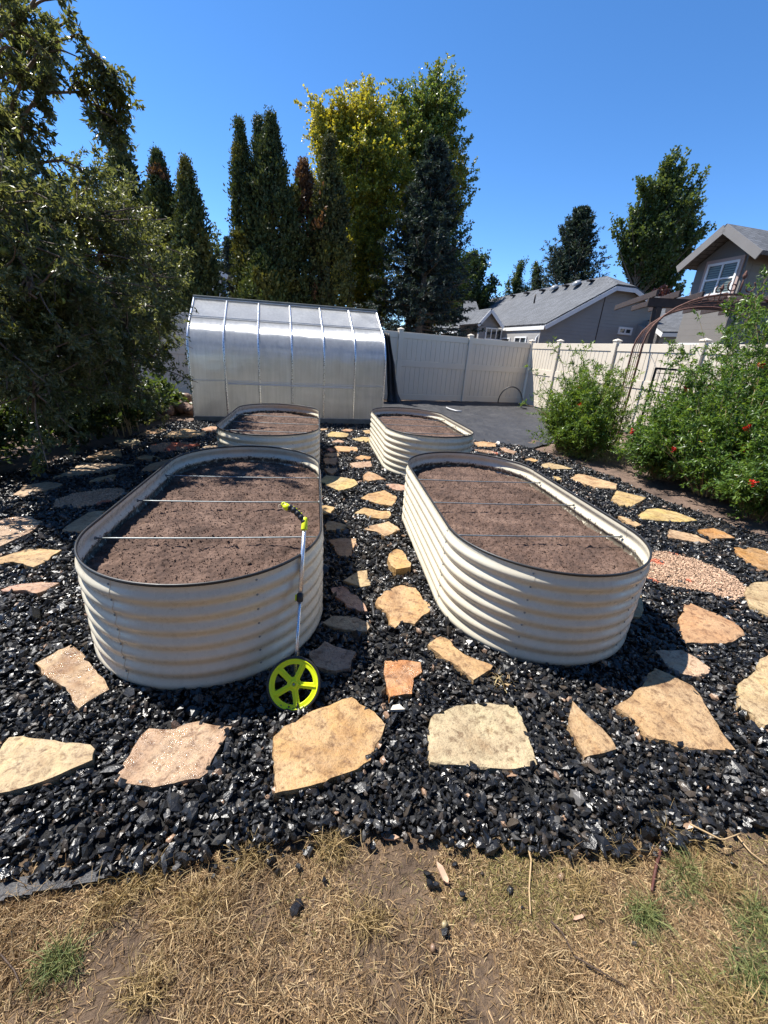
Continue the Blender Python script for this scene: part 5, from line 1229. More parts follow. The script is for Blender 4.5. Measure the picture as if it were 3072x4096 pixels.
# upright tufts in the same lawn
tc_ = [(1440, 1800, .045, 0), (1330, 1850, .05, 0), (1480, 1885, .05, 1), (1500, 1830, .04, 0), (1640, 1990, .06, 1), (1560, 1910, .06, 0), (1640, 2120, .06, 1), (1395, 1975, .04, 1), (720, 1835, .05, 0), (540, 1850, .04, 0), (330, 1900, .05, 0), (240, 1950, .06, 0), (130, 2080, .04, 1), (320, 2140, .05, 0), (1250, 1930, .06, 0), (1600, 2180, .06, 0), (420, 1960, .06, 0), (800, 1990, .05, 0)]
tp_, tcol = [], []
for x, y, r_, g_ in tc_:
    c_ = at_z(*dd(x, y), -0.015); m = 230
    S_ = np.stack([c_[0]+r_*0.55*rg.normal(size=m), c_[1]+r_*0.40*rg.normal(size=m), np.full(m, -0.016)], -1)
    tp_.append(shoots(S_, np.array([0.0, 0, 1.0])+0.75*rg.normal(size=(m, 3))*np.array([1, 1, 0.2]), rg.uniform(0.025, 0.085, m), 0.8, 3, 0.12, rg))
    b_ = np.array([(0.40, 0.285, 0.135), (0.27, 0.195, 0.08)]) if g_ == 0 else np.array([(0.12, 0.155, 0.05), (0.22, 0.22, 0.08)])
    tcol.append(b_[rg.integers(0, 2, m)]*rg.uniform(0.65, 1.25, (m, 1)))
P = np.concatenate([P]+tp_); c = np.concatenate([c]+tcol); n = len(P)
tag(ribbons('dry_grass', P, rg.uniform(0.0011, 0.0023, n), c, M['straw'], None), 'patchy dry straw-coloured lawn in the foreground', 'dry grass', None, 'stuff')

# ================================================================== BUILDINGS BEYOND THE FENCE
def slab(mb, poly, th):
    """roof facet with thickness, poly seen from above"""
    P = [np.asarray(p, float) for p in poly]
    n = np.cross(P[1]-P[0], P[2]-P[0]); n = n/np.linalg.norm(n)
    if n[2] < 0: n = -n
    mb.prism(P, -n*th)
def window_part(parent, P0, U, V, w, h, n, cols=2, rows=1, fr=0.07, gmat='glass', hung=False):
    """frame, mullions, pane on a wall; P0 lower left, U right, V up, n outward"""
    f = MB(); ax = np.array([U, n, V])
    def bar(a, b, tw): 
        d = unit(b-a); f.beam(a, b, tw, 0.06, n, 0.0)
    o = n*0.02
    bar(P0+o-U*fr*.5, P0+o+U*(w+fr*.5), fr); bar(P0+V*h+o-U*fr*.5, P0+V*h+o+U*(w+fr*.5), fr)
    bar(P0+o+V*fr*.52, P0+o+V*(h-fr*.52), fr); bar(P0+U*w+o+V*fr*.52, P0+U*w+o+V*(h-fr*.52), fr)
    for i in range(1, cols): bar(P0+U*w*i/cols+o+V*fr*.52, P0+U*w*i/cols+o+V*(h-fr*.52), fr*.8)
    for i in range(1, rows): bar(P0+V*h*i/rows+o*.9+U*fr*.52, P0+V*h*i/rows+o*.9+U*(w-fr*.52), fr*.7)
    fo = f.build('window', M['white'], parent)
    g = MB(); g.box(P0+U*w/2+V*h/2+n*0.006, (w, 0.01, h), ax); g.build('pane', M[gmat], fo)
    return fo
Zv = np.array([0, 0, 1.0])

# --- grey house with the wide clipped gable
hv_ = ray(1110, 1365); HAz = math.atan2(hv_[0], hv_[1]); he_ = np.array([math.cos(HAz), -math.sin(HAz), 0]); hw = np.array([math.sin(HAz), math.cos(HAz), 0])
HO = at_y(*z3(462, 1000), 22.0); HO[2] = 0
def hp(x, y, back=0.0): return at_plane(*z3(x, y), HO+hw*back, hw)
house = thing('house', 'grey-sided house with a wide clipped gable and shingle roof beyond the fence', 'house', HO)
E1, K1, K2, E2 = hp(478, 905), hp(848, 706), hp(946, 712), hp(1055, 800)
kz = (K1[2]+K2[2])/2; K1[2] = K2[2] = kz
wl = HO.copy(); wr = hp(1046, 1000); wr[2] = 0
lx = (HO-E1)@he_; 
def onrake(A, B, p):  # height of the rake line above a wall foot
    t = ((p-A)@he_)/((B-A)@he_); return A[2]+(B[2]-A[2])*t
T1 = wl.copy(); T1[2] = onrake(E1, K1, wl)-0.16; T4 = wr.copy(); T4[2] = onrake(E2, K2, wr)-0.16
k1 = K1-Zv*0.18; k2 = K2-Zv*0.18
mb = MB(); mb.prism([wl, wr, T4, k2, k1, T1], hw*0.25); mb.build('gable_wall', M['siding_grey'], house)
Rp = (K1+K2)/2+hw*1.3+Zv*0.62; BK = 22.0
ovh = -hw*0.35
def back(p): return p+hw*BK
K1o, K2o, E1o, E2o = K1+ovh, K2+ovh, E1+ovh, E2+ovh
mb = MB(); slab(mb, [E1o, K1o, Rp, Rp+hw*(BK-1.3), E1+hw*BK], 0.14); slab(mb, [K2o, E2o, E2+hw*BK, Rp+hw*(BK-1.3), Rp], 0.14); slab(mb, [K1o, K2o, Rp], 0.14)
rf = mb.build('roof', M['shingle'], house)
mb = MB()
for a, b in ((E1o, K1o), (K1o, K2o), (K2o, E2o)): mb.beam(a-Zv*0.20-hw*0.02, b-Zv*0.20-hw*0.02, 0.035, 0.20)
mb.beam(E1o-Zv*0.2-he_*.03, E1+hw*BK-Zv*0.2-he_*.03, 0.035, 0.18)
mb.build('fascia', M['white'], house)
M['skylight'] = plain('skylight_dome', (0.24, 0.245, 0.25), 0.25, var=0.1)
for f_, s_ in ((2.0, .35), (4.2, .35)):   # dome skylights
    c_ = Rp+hw*f_+(E1-K1)*0.10; dm = MB(); dm.lathe([(0.27, -0.02), (0.25, 0.08), (0.18, 0.15), (0.09, 0.18), (0, 0.19)], c_, unit(np.cross(E1-K1, hw)*-1 if np.cross(E1-K1, hw)[2] < 0 else np.cross(E1-K1, hw)), 16); dm.build('roof_dome', M['skylight'], house)
for f_, d_ in ((0.9, .08), (3.1, .09), (5.6, .09), (7.5, .09), (9.5, .08)):
    MB().box(Rp+hw*f_+(E1-K1)*d_+Zv*0.02, (0.36, 0.30, 0.10), np.array([he_, hw, Zv]), 0.02).build('roof_vent', M['blackmetal'], house)
MB().tube([Rp+hw*3.5+(E1-K1)*0.55-Zv*0.1, Rp+hw*3.5+(E1-K1)*0.55+Zv*0.4], 0.05, 8).build('vent_pipe', M['blackmetal'], house)
# left side wall under the long eave
sw0 = wl+hw*0.26; mb = MB(); mb.prism([sw0, sw0+hw*9.6, sw0+hw*9.6+Zv*(T1[2]-0.02), sw0+Zv*(T1[2]-0.02)], he_*0.2); mb.build('side_wall', M['siding_grey'], house)
sz = T1[2]
window_part(house, sw0+hw*0.95+Zv*(0.25), hw, Zv, 1.2, sz-0.75, -he_, 2)
window_part(house, sw0+hw*2.75+Zv*(0.95), hw, Zv, 0.95, sz-1.5, -he_, 1)
gp_ = [E1-Zv*0.12+hw*0.05-he_*0.02, E1-Zv*0.35+hw*0.10+he_*0.15, wl-he_*0.05+hw*0.2+Zv*(T1[2]-0.55), wl-he_*0.05+hw*0.2+Zv*0.1]
MB().tube(gp_, 0.045, 8).build('downpipe', M['white'], house)
# bay with its own small gable
bb_ = 4.0
B1, Bk, B2 = hp(135, 913, bb_), hp(206, 826, bb_), hp(268, 908, bb_); B1[2] = B2[2] = (B1[2]+B2[2])/2
bl, brr = B1+he_*0.25, B2-he_*0.15; bl[2] = brr[2] = 0
mb = MB(); mb.prism([bl, brr, brr+Zv*(B2[2]+0.05), Bk-Zv*0.15, bl+Zv*(B1[2]+0.05)], hw*0.2); mb.build('bay_wall', M['siding_grey'], house)
mb = MB(); slab(mb, [B1-hw*.3, Bk-hw*.3, Bk+hw*4, B1+hw*4], 0.1); slab(mb, [Bk-hw*.3, B2-hw*.3, B2+hw*4, Bk+hw*4], 0.1); mb.build('bay_roof', M['shingle'], house)
mb = MB(); mb.beam(B1-hw*.33-Zv*.14, Bk-hw*.33-Zv*.14, .035, .17); mb.beam(Bk-hw*.33-Zv*.14, B2-hw*.33-Zv*.14, .035, .17); mb.build('bay_fascia', M['white'], house)
q0 = hp(182, 985, bb_-0.02); q1 = hp(262, 985, bb_-0.02); q2 = hp(182, 937, bb_-0.02)
window_part(house, np.array([q0[0], q0[1], q0[2]]), he_, Zv, np.linalg.norm((q1-q0)[:2]), max(0.6, q2[2]-q0[2]), -hw, 3)
# low wall and roof left of the bay
lw0, lw1 = hp(40, 990, bb_+2.5), hp(150, 990, bb_+2.5); lw0[2] = lw1[2] = 0; lt = hp(90, 915, bb_+2.5)[2]
mb = MB(); mb.prism([lw0, lw1, lw1+Zv*lt, lw0+Zv*lt], hw*0.2); mb.build('rear_wall', M['siding_grey'], house)
mb = MB(); r0, r1 = lw0+Zv*(lt+.05)-hw*.5, lw1+Zv*(lt+.05)-hw*.5; slab(mb, [r0, r1, r1+hw*5+Zv*1.9+he_*1.5, r0+hw*5+Zv*1.9+he_*2.0], 0.12); mb.build('rear_roof', M['shingle'], house)
# small window low in the gable wall and the seam board
v0, v1, v2 = hp(876, 956), hp(940, 956), hp(876, 926)
window_part(house, v0-hw*0.01, he_, Zv, np.linalg.norm((v1-v0)[:2]), v2[2]-v0[2], -hw, 2, fr=0.10)
s0, s1 = hp(765, 1010, -0.01), hp(818, 735, -0.01); s0[0:2] = s1[0:2]
MB().beam(s0, s1, 0.035, 0.02, hw).build('seam_board', M['darkwood'], house)
# right wing: lower roof with white rake
ww = thing('house_wing', 'low grey shingled wing with a white rake right of the clipped gable', 'house', hp(1110, 1000, -1.5)*np.array([1, 1, 0]))
W1, W2 = hp(955, 822, 2.5), hp(1112, 946, -2.0); W4, W3 = hp(1232, 830, 2.5), hp(1222, 950, -2.0)
W3 = W2+(W4-W1); 
mb = MB(); slab(mb, [W1, W2, W3, W4], 0.14); slab(mb, [hp(1000, 765, 4.0), hp(960, 815, 2.6), hp(1260, 815, 2.6), hp(1260, 765, 4.0)], 0.14); mb.build('roof', M['shingle'], ww)
mb = MB(); mb.beam(W1-Zv*.18, W2-Zv*.18, .04, .2); mb.beam(W2-Zv*.16, W3-Zv*.16, .04, .17); mb.build('fascia', M['white'], ww)
a_, b_ = W2+hw*0.5+he_*0.2, W3+hw*0.5; a_ = a_*np.array([1, 1, 0]); b_ = b_*np.array([1, 1, 0])
mb = MB(); mb.prism([a_, b_, b_+Zv*(W3[2]-.1), a_+Zv*(W2[2]-.1)], hw*0.2); mb.prism([a_, a_+hw*4, a_+hw*4+Zv*(W1[2]-.3), a_+Zv*(W2[2]-.1)], he_*0.2); mb.build('wall', M['siding_grey'], ww)
window_part(ww, a_-hw*0.0+he_*0.5+Zv*0.9, he_, Zv, 0.9, max(0.5, W2[2]-1.4), -hw, 1)

# --- taupe two-storey house at the right edge
TA = R(86); te = np.array([math.cos(TA), -math.sin(TA), 0]); tw = np.array([math.sin(TA), math.cos(TA), 0])
TO = at_y(*z3(1290, 700), 15.5)
def tp(x, y, back=0.0): return at_plane(*z3(x, y), TO+tw*back, tw)
tb = TO.copy(); tb[2] = 0
th_ = thing('house', 'taupe two-storey house with a gabled upper window at the right edge', 'house', tb)
Le, Pk, Re = tp(1195, 602, -0.55), tp(1445, 383, -0.55), tp(1626, 520, -0.55)
wl_, wr_ = tp(1283, 640), tp(1545, 600); 
def rake_z(A, B, p): return A[2]+(B[2]-A[2])*(((p-A)@te)/((B-A)@te))
zl, zr = rake_z(Le, Pk, wl_)-0.2, rake_z(Re, Pk, wr_)-0.2
wl0, wr0 = wl_*np.array([1, 1, 0]), wr_*np.array([1, 1, 0]); pkw = Pk+tw*0.55-Zv*0.2
mb = MB(); mb.prism([wl0, wr0, wr0+Zv*zr, pkw, wl0+Zv*zl], tw*0.25); mb.build('gable_wall', M['siding_tan'], th_)
mb = MB(); mb.prism([wr0+tw*0.26, wr0+tw*6, wr0+tw*6+Zv*(zr-.02), wr0+tw*0.26+Zv*(zr-.02)], -te*0.25); mb.prism([wl0+tw*0.26, wl0+tw*6, wl0+tw*6+Zv*(zl-.02), wl0+tw*0.26+Zv*(zl-.02)], te*0.25); mb.build('side_wall', M['siding_tan'], th_)
mb = MB(); slab(mb, [Le, Pk, Pk+tw*7, Le+tw*7], 0.12); slab(mb, [Pk, Re, Re+tw*7, Pk+tw*7], 0.12)
mb.build('roof', M['shingle'], th_)
mb = MB(); slab(mb, [Pk+tw*2.0-Zv*.6, Pk+tw*16-Zv*.6, Pk+tw*16-te*5+Zv*2.4, Pk+tw*10-te*5+Zv*2.4], 0.12); mb.build('main_roof', M['shingle'], th_)
mb = MB(); M['trim_taupe'] = plain("taupe_trim", (0.185, 0.175, 0.168), 0.6, var=0.05)
mb.beam(Le-Zv*.14-tw*.03, Pk-Zv*.14-tw*.03, .04, .26); mb.beam(Pk-Zv*.14-tw*.03, Re-Zv*.14-tw*.03, .04, .26)
mb.build('fascia', M['trim_taupe'], th_)
c0_, c1_, c2_ = tp(1308, 762), tp(1462, 742), tp(1318, 612)
wW, wH = (c1_-c0_)@te, c2_[2]-c0_[2]
P0_ = np.array([c0_[0], c0_[1], c0_[2]])-tw*0.015
pi_ = MB(); 
for a, b in ((P0_-te*.14-Zv*.09, P0_+te*(wW+.14)-Zv*.09), (P0_-te*.14+Zv*(wH+.09), P0_+te*(wW+.14)+Zv*(wH+.09))): pi_.beam(a, b, .12, .05, tw)
pi_.beam(P0_-te*.1-Zv*.03, P0_-te*.1+Zv*(wH+.03), .09, .05, tw); pi_.beam(P0_+te*(wW+.1)-Zv*.03, P0_+te*(wW+.1)+Zv*(wH+.03), .09, .05, tw)
M['casing'] = plain("window_casing", (0.42, 0.31, 0.27), 0.6, var=0.05)
pi_.build('window_casing', M['casing'], th_)
wo = window_part(th_, P0_, te, Zv, wW, wH, -tw, 2, 2, 0.075)
bl_ = MB()
for k in range(int(wH/0.075)):
    z = 0.05+k*0.075
    if z > wH-0.04: break
    bl_.box(P0_+te*wW/2+Zv*z-tw*0.022, (wW-0.08, 0.006, 0.05), np.array([te, tw, Zv]))
bl_.build('blind_slats', M['blind'], wo)
d0, d1 = tp(1190, 985), tp(1360, 985)
window_part(th_, wl0-tw*.015+te*0.25+Zv*0.9, te, Zv, 1.4, 1.4, -tw, 2)

# --- brown-roofed house glimpsed behind the spruce
BO = at_y(*z3(130, 900), 40.0); BO[2] = 0; bd = thing('house', 'pale house with a brownish hip roof glimpsed behind the spruce', 'house', BO)
def bp(x, y, Y=40.0): return at_y(*z3(x, y), Y)
eL, eR, rL, rR = bp(-20, 815), bp(268, 815, 39.0), bp(20, 738, 44), bp(132, 738, 44); eL[2] = eR[2] = bp(120, 818)[2]
mb = MB(); slab(mb, [eL, eR, rR, rL], 0.2); slab(mb, [eR, eR+np.array([1.0, 8, 0]), rR], 0.2); mb.build('roof', M['shingle_brown'], bd)
b0, b1 = eL*np.array([1, 1, 0])+np.array([0, .6, 0]), eR*np.array([1, 1, 0])+np.array([-1.5, .6, 0])
mb = MB(); mb.prism([b0, b1, b1+Zv*(eR[2]-.2), b0+Zv*(eL[2]-.2)], (0, 0.3, 0)); mb.build('wall', M['siding_grey'], bd)
mb = MB(); mb.beam(eL-Zv*.2, eR-Zv*.2, .06, .3); mb.build('fascia', M['white'], bd)
w0, w1, w2 = bp(88, 880, 40.4), bp(130, 880, 40.4), bp(88, 832, 40.4); w0[1] = 40.0+0.0
window_part(bd, np.array([w0[0], b0[1]+(b1-b0)[1]*0.35-0.03, w0[2]]), np.array([1.0, 0, 0]), Zv, (w1-w0)[0], w2[2]-w0[2], np.array([0, -1.0, 0]), 1, fr=0.16)

# --- blue house on the left, behind the arborvitae
Yb = 24.0
def lb(x, y, Y=Yb): return at_y(*z2(x, y), Y)
p0, p1 = lb(148, 1200), lb(40, 1200); bo = lb(100, 1200); bo[2] = 0
bh = thing('house', 'dark blue house corner with a white window between arborvitae', 'house', bo)
xr = lb(138, 1200)[0]; xl = xr-4.0; zt = lb(140, 1178)[2]; zp = zt+2.2
mb = MB(); mb.prism([(xl, Yb, 0), (xr, Yb, 0), (xr, Yb, zt), ((xl+xr)/2-1, Yb, zp+1), (xl, Yb, zt+1)], (0, 0.25, 0)); mb.build('wall', M['siding_blue'], bh)
e0_, e1_ = lb(152, 1172, Yb-.3), lb(40, 1108, Yb-.3)
mb = MB(); slab(mb, [e0_, e1_, e1_+np.array([0, 6, 0]), e0_+np.array([0, 6, 0])], 0.12); mb.build('roof', M['shingle'], bh)
mb = MB(); mb.beam(e0_-Zv*.12, e1_-Zv*.12, .05, .2); mb.build('fascia', M['white'], bh)
w0, w1, w2 = lb(76, 1283), lb(113, 1283), lb(76, 1187)
window_part(bh, np.array([w0[0], Yb-.01, w0[2]]), np.array([1.0, 0, 0]), Zv, (w1-w0)[0], w2[2]-w0[2], np.array([0, -1.0, 0]), 1, fr=0.16)
# --- grey roof glimpsed through the apple tree
ro = at_y(*dd(150, 440), 21.0); rb_ = thing('house', 'grey shingle roof glimpsed through gaps in the apple tree', 'house', ro*np.array([1, 1, 0]))
a, b, c_, d_ = at_y(*dd(-20, 395), 24), at_y(*dd(95, 395), 24), at_y(*dd(190, 470), 20), at_y(*dd(-20, 480), 20)
mb = MB(); slab(mb, [a, b, c_, d_], 0.15); mb.build('roof', M['shingle'], rb_)
mb = MB(); c2 = c_*np.array([1, 1, 0])+np.array([-.5, .6, 0]); d2 = d_*np.array([1, 1, 0])+np.array([0, .6, 0]); mb.prism([d2, c2, c2+Zv*(min(c_[2], d_[2])-.1), d2+Zv*(min(c_[2], d_[2])-.1)], (0, .3, 0)); mb.build('wall', M['siding_tan'], rb_)

# ================================================================== GARDEN ARCH, PERGOLA, ODDS AND ENDS
def arch_pt(u, base, ax, hs, w):  # u 0..1 over a round-topped arch standing on base, spanning along ax
    if u < 0.3: return base+Zv*hs*u/0.3
    if u > 0.7: return base+ax*w+Zv*hs*(1-u)/0.3
    t = math.pi*(1-(u-0.3)/0.4); return base+ax*(w/2+w/2*math.cos(t))+Zv*(hs+w*0.33*math.sin(t))
gaA = at_y(*dd(1337, 930), 7.0); gaA[2] = 0
gx_ = unit(np.array([0.97, -0.22, 0])); gy_ = unit(np.array([0.55, 0.83, 0]))
spring = at_plane(*dd(1388, 745), gaA, np.array([0, 1.0, 0]))[2]
arch = thing('garden_arch', 'rusty iron garden arch with scroll finials rising out of the flowering shrubs', 'garden arch', gaA)
AWd = 2.6
hoops = []
for k, dpt in enumerate((0.0, 0.45, 0.9, 1.35, 1.8)):
    P = np.array([arch_pt(u, gaA+gy_*dpt, gx_, spring, AWd) for u in np.linspace(0, 1, 41)]); hoops.append(P)
    r = 0.018 if k in (0, 4) else 0.005
    MB().tube(P, r, 8).build('hoop', M['rust'], arch)
mb = MB()
for j in range(2, 40, 3): mb.tube([h_[j] for h_ in hoops], 0.0035, 5)
mb.build('cross_wires', M['rust'], arch)
def scroll(c, ax, s):
    t = np.linspace(0.3, 4.6*math.pi/2, 26); r = s*(0.15+0.12*t)
    return [c+ax*float(rr*math.cos(tt))+Zv*float(rr*math.sin(tt)) for rr, tt in zip(r, t)]
for hi in (0, 3):
    top = hoops[hi][20]; mb = MB()
    for sx in (-1, 1): mb.tube(scroll(top+gx_*sx*0.13+Zv*0.11, gx_*sx, 0.09), 0.010, 6); mb.tube(scroll(top+gx_*sx*0.33+Zv*0.05, gx_*sx, 0.06), 0.008, 6)
    mb.tube([top, top+Zv*0.15, top+Zv*0.30], [0.010, 0.016, 0.004], 8); mb.lathe([(0, -.05), (.03, -.01), (.035, .02), (.012, .07), (0, .1)], top+Zv*0.26, Zv, 10)
    mb.build('finial', M['rust'], arch)
# flat trellis panel inside the shrub gap
tA, tB = at_y(*z7(872, 900), 6.6), at_y(*z7(1085, 900), 6.3); tA[2] = tB[2] = 0; tz = at_y(*z7(880, 566), 6.6)[2]
tr = thing('trellis', 'black metal trellis panel standing between the two flowering shrubs', 'trellis', tA)
fr_ = MB(); fr_.beam(tA, tA+Zv*tz, .035, .03, gy_); fr_.beam(tB, tB+Zv*tz, .045, .035, gy_); fr_.beam(tA+Zv*(tz-.015), tB+Zv*(tz-.015), .035, .03, gy_); fr_.build('frame', M['blackmetal'], tr)
br_ = MB()
for k in range(1, 7): p = tA+(tB-tA)*k/7; br_.tube([p+Zv*.05, p+Zv*(tz-.03)], 0.006, 5)
for z in np.arange(0.2, tz-.05, 0.22): br_.tube([tA+Zv*z, tB+Zv*z], 0.005, 5)
br_.build('grid_bars', M['blackmetal'], tr)
# dark pergola behind the right fence
pO = at_y(*z3(1062, 900), 11.5); pO[2] = 0; zb = at_y(*z3(1062, 815), 11.5)[2]
pg = thing('pergola', 'dark stained timber pergola behind the sunlit fence by the taupe house', 'pergola', pO)
MB().box(pO+Zv*(zb-.02)/2, (0.17, 0.17, zb-.02), None, 0.01).build('post', M['darkwood'], pg)
pe = np.array([0.93, -0.36, 0.0]); pe = unit(pe); pn = np.array([0.36, 0.93, 0]); pn = unit(pn)
MB().beam(pO-pe*0.30+Zv*(zb+.10), pO+pe*7+Zv*(zb+.10), 0.10, 0.24, Zv, .01).build('beam', M['darkwood'], pg)
for k in range(12): MB().beam(pO+pe*(-0.2+0.55*k)-pn*0.30+Zv*(zb+.30), pO+pe*(-0.2+0.55*k)+pn*3.6+Zv*(zb+.30), 0.06, 0.155, Zv, .005).build('rafter', M['darkwood'], pg)
MB().box(pO+pe*5+Zv*(zb-.02)/2, (0.17, 0.17, zb-.02), None, 0.01).build('post', M['darkwood'], pg)
# fabric hanging down beside the greenhouse
Pf = c0+fd*2.245*2; Yh = 11.75
def hf(x, y): return at_y(*z6(x, y), Yh)
lft = [(222,130),(230,220),(236,330),(240,430),(246,540),(240,640)]; rgt = [(256,140),(272,240),(292,340),(303,440),(318,540),(332,640)]
rows = []
rgf = np.random.default_rng(90)
for (a, b) in zip(np.repeat(lft, 1, 0), rgt):
    A_, B_ = hf(*a), hf(*b); A_[2] = max(A_[2], 0.0); B_[2] = max(B_[2], 0.0); rows.append([A_+(B_-A_)*t+np.array([0, -0.10-0.07*math.sin(t*14+a[1]*0.006)-0.25*(a[1] > 600)*t, 0]) for t in np.linspace(0, 1, 13)])
rows = np.array(rows); tt_ = np.linspace(0, 5, 26); rows = np.stack([np.array([rows[min(int(x), 4)]*(1-(x-min(int(x), 4)))+rows[min(int(x), 4)+1]*(x-min(int(x), 4)) for x in tt_])])[0]
rows[..., 1] += 0.05*(vnoise(rows*6)-0.5); Bk_ = rows+np.array([0, 0.03, 0]); n_, m_ = rows.shape[:2]
V = np.concatenate([rows.reshape(-1, 3), Bk_.reshape(-1, 3)]); q = []; h_ = n_*m_
for i in range(n_-1):
    for j in range(m_-1): k = i*m_+j; q += [(k, k+1, k+m_+1, k+m_), (h_+k, h_+k+m_, h_+k+m_+1, h_+k+1)]
    for j in (0, m_-1): k = i*m_+j; q.append((k, k+m_, h_+k+m_, h_+k))
for j in range(m_-1): q.append((j, h_+j, h_+j+1, j+1)); k = (n_-1)*m_+j; q.append((k, k+1, h_+k+1, h_+k))
tag(np_mesh('fabric_sheet', V, q, M['fabric'], smooth=True), 'black fabric hanging down the fence beside the greenhouse right end', 'landscape fabric')
# black hose hoop on the fabric
hc = at_z(*z6(1040, 625), 0.0); Pts = []
for t in np.linspace(0, 1, 40):
    a = math.pi*(1.12-1.30*t); Pts.append(hc+np.array([0.27*math.cos(a)+0.10*t, -0.35*t+0.1, max(0.03, 0.22+0.36*math.sin(a))]))
Pts.append(Pts[-1]+np.array([0.05, -.25, -.01])); Pts[-1][2] = 0.03
tag(MB().tube(Pts, 0.018, 8).build('hose', M['rubber'], None), 'black hose springing up in a hoop from the black fabric', 'hose')
pr = [at_z(*z6(x, y), 0.03) for x, y in ((640, 630), (660, 640), (700, 652), (740, 657))]
M['greyplastic'] = plain("pale_plastic", (0.5, 0.5, 0.5), 0.4)
tag(MB().tube(pr, 0.02, 6).build('plastic_strip', M['greyplastic'], None), 'pale crumpled plastic strip lying on the black fabric', 'plastic strip')
# drip tubing surfacing in the aisle
for pts, lab in (([(632,1150),(636,1200),(628,1250)], 'short black drip tube surfacing in the aisle gravel, farther piece'), ([(568,1520),(590,1570),(605,1640),(612,1690)], 'black drip tube surfacing in the aisle gravel, nearer the octagonal flagstone')):
    P = [at_z(1220+x/2.212, 1700+y/2.212, 0.026) for x, y in pts]; P[0][2] = P[-1][2] = 0.012
    tag(MB().tube(resamp(np.array(P), 10), 0.0075, 8).build('drip_tube', M['rubber'], None), lab, 'drip tube', 'drip tubing in the aisle')
# weathered logs by the greenhouse
rgl = np.random.default_rng(95)
for (x, y, L, r, a, dz, lab) in ((375, 893, 0.55, 0.14, 0.9, 0.12, 'largest weathered log, lying by the greenhouse left corner'), (402, 896, 0.42, 0.10, -0.4, 0.10, 'reddish log piece leaning on the largest weathered log'), (345, 903, 0.40, 0.09, 0.2, 0.07, 'low flat log piece nearest the apple tree bushes'), (398, 880, 0.34, 0.09, 1.3, 0.20, 'short log stub on top of the weathered log pile')):
    c = at_z(*dd(x, y), 0.0); d = np.array([math.cos(a), math.sin(a), 0.18*rgl.normal()]); P = np.array([c+Zv*dz+d*L*(t-.5)+0.015*rgl.normal(size=3) for t in np.linspace(0, 1, 9)])
    mb = MB(); mb.tube(P, r*(0.85+0.3*rgl.random(9)), 12); V_ = np.array(mb.v); V_ += 0.05*(fbm(V_*7, 3)-0.45)[:, None]*unit(V_-P.mean(0)); mb.v = [tuple(v) for v in V_]
    tag(mb.build('log', M['log'], None, loc=c), lab, 'log', 'weathered logs by the greenhouse')
# pale edging hose behind the logs
tag(MB().tube([at_z(*dd(x, y), 0.05) for x, y in ((345, 868), (375, 858), (410, 857))], 0.022, 8).build('edging_tube', plain("pale_pink_plastic", (0.42, 0.30, 0.27), 0.5), None), 'pale garden edging tube behind the weathered logs', 'edging')
# stray stones, bark and twigs on the lawn
SP = [((640, 1952), 0.045, 0, 'large shiny black stone alone on the lawn, left of centre'), ((1105, 1918), 0.030, 0, 'shiny black stone on the lawn near the gravel, centre right'), ((945, 1905), 0.024, 0, 'black stone on the lawn beside the bark chip'), ((1000, 1925), 0.022, 0, 'small black stone below the bark chip'), ((962, 1990), 0.024, 1, 'rounded tan pebble, upper of two below the bark chip'), ((935, 2040), 0.024, 2, 'smooth brown pebble, lower of two below the bark chip'), ((700, 1893), 0.02, 0, 'small black stone by the bare soil patch'), ((1215, 1890), 0.026, 2, 'brown pebble at the lawn edge, right of centre')]
PC = [(0.012, 0.012, 0.014), (0.30, 0.24, 0.13), (0.22, 0.14, 0.09)]
for k, ((x, y), s, ci, lab) in enumerate(SP):
    c = at_z(*dd(x, y), 0.005); rgx = np.random.default_rng(300+k)
    V, Fa = chips(np.array([c[0]]), np.array([c[1]]), np.array([-0.010]), np.array([s]), rgx, 0.75, 0.10, 0.2)
    tag(np_mesh('stone', V, Fa, M['gravel'], col=np.repeat(np.array([PC[ci]]), 12, 0), smooth=ci > 0, loc=(c[0], c[1], 0)), lab, 'stone', 'stray stones on the lawn')
def twig(pts, r, mat, name, lab, cat, group=None, z=-0.008):
    P = resamp(np.array([at_z(*dd(x, y), z+0.006*(k % 2)) for k, (x, y) in enumerate(pts)]), 12)
    return tag(MB().tube(P, np.linspace(r, r*0.6, 12), 6).build(name, mat, None), lab, cat, group)
M['twigred'] = plain("red_brown_twig", (0.09, 0.03, 0.02), 0.6, var=.3); M['twigtan'] = plain("tan_twig", (0.36, 0.25, 0.13), 0.7, var=.2); M['twigdark'] = plain("dark_twig", (0.05, 0.03, 0.02), 0.7)
twig([(1430, 1830), (1420, 1860), (1412, 1900), (1408, 1925)], 0.006, M['twigred'], 'stick', 'thick red-brown stick lying at the right lawn edge', 'stick', None, -0.006)
TG = 'twigs scattered on the lawn'
twig([(1118, 1800), (1148, 1850), (1143, 1920), (1146, 1975)], 0.0032, M['twigtan'], 'twig', 'long tan twig running from the gravel onto the lawn', 'twig', TG)
twig([(1190, 1990), (1215, 2015), (1238, 2060)], 0.0024, M['twigdark'], 'twig', 'curved dark twig below the long tan one', 'twig', TG)
twig([(1240, 2065), (1300, 2100), (1350, 2130)], 0.0024, M['twigdark'], 'twig', 'thin dark twig towards the right bottom corner', 'twig', TG)
twig([(1490, 1780), (1560, 1815), (1600, 1800)], 0.003, M['twigtan'], 'twig', 'pale twig lying on gravel near the right edge', 'twig', TG, 0.03)
twig([(1580, 1790), (1620, 1840), (1659, 1870)], 0.003, M['twigtan'], 'twig', 'pale twig crossing the dark soil at the right edge', 'twig', TG, -0.004)
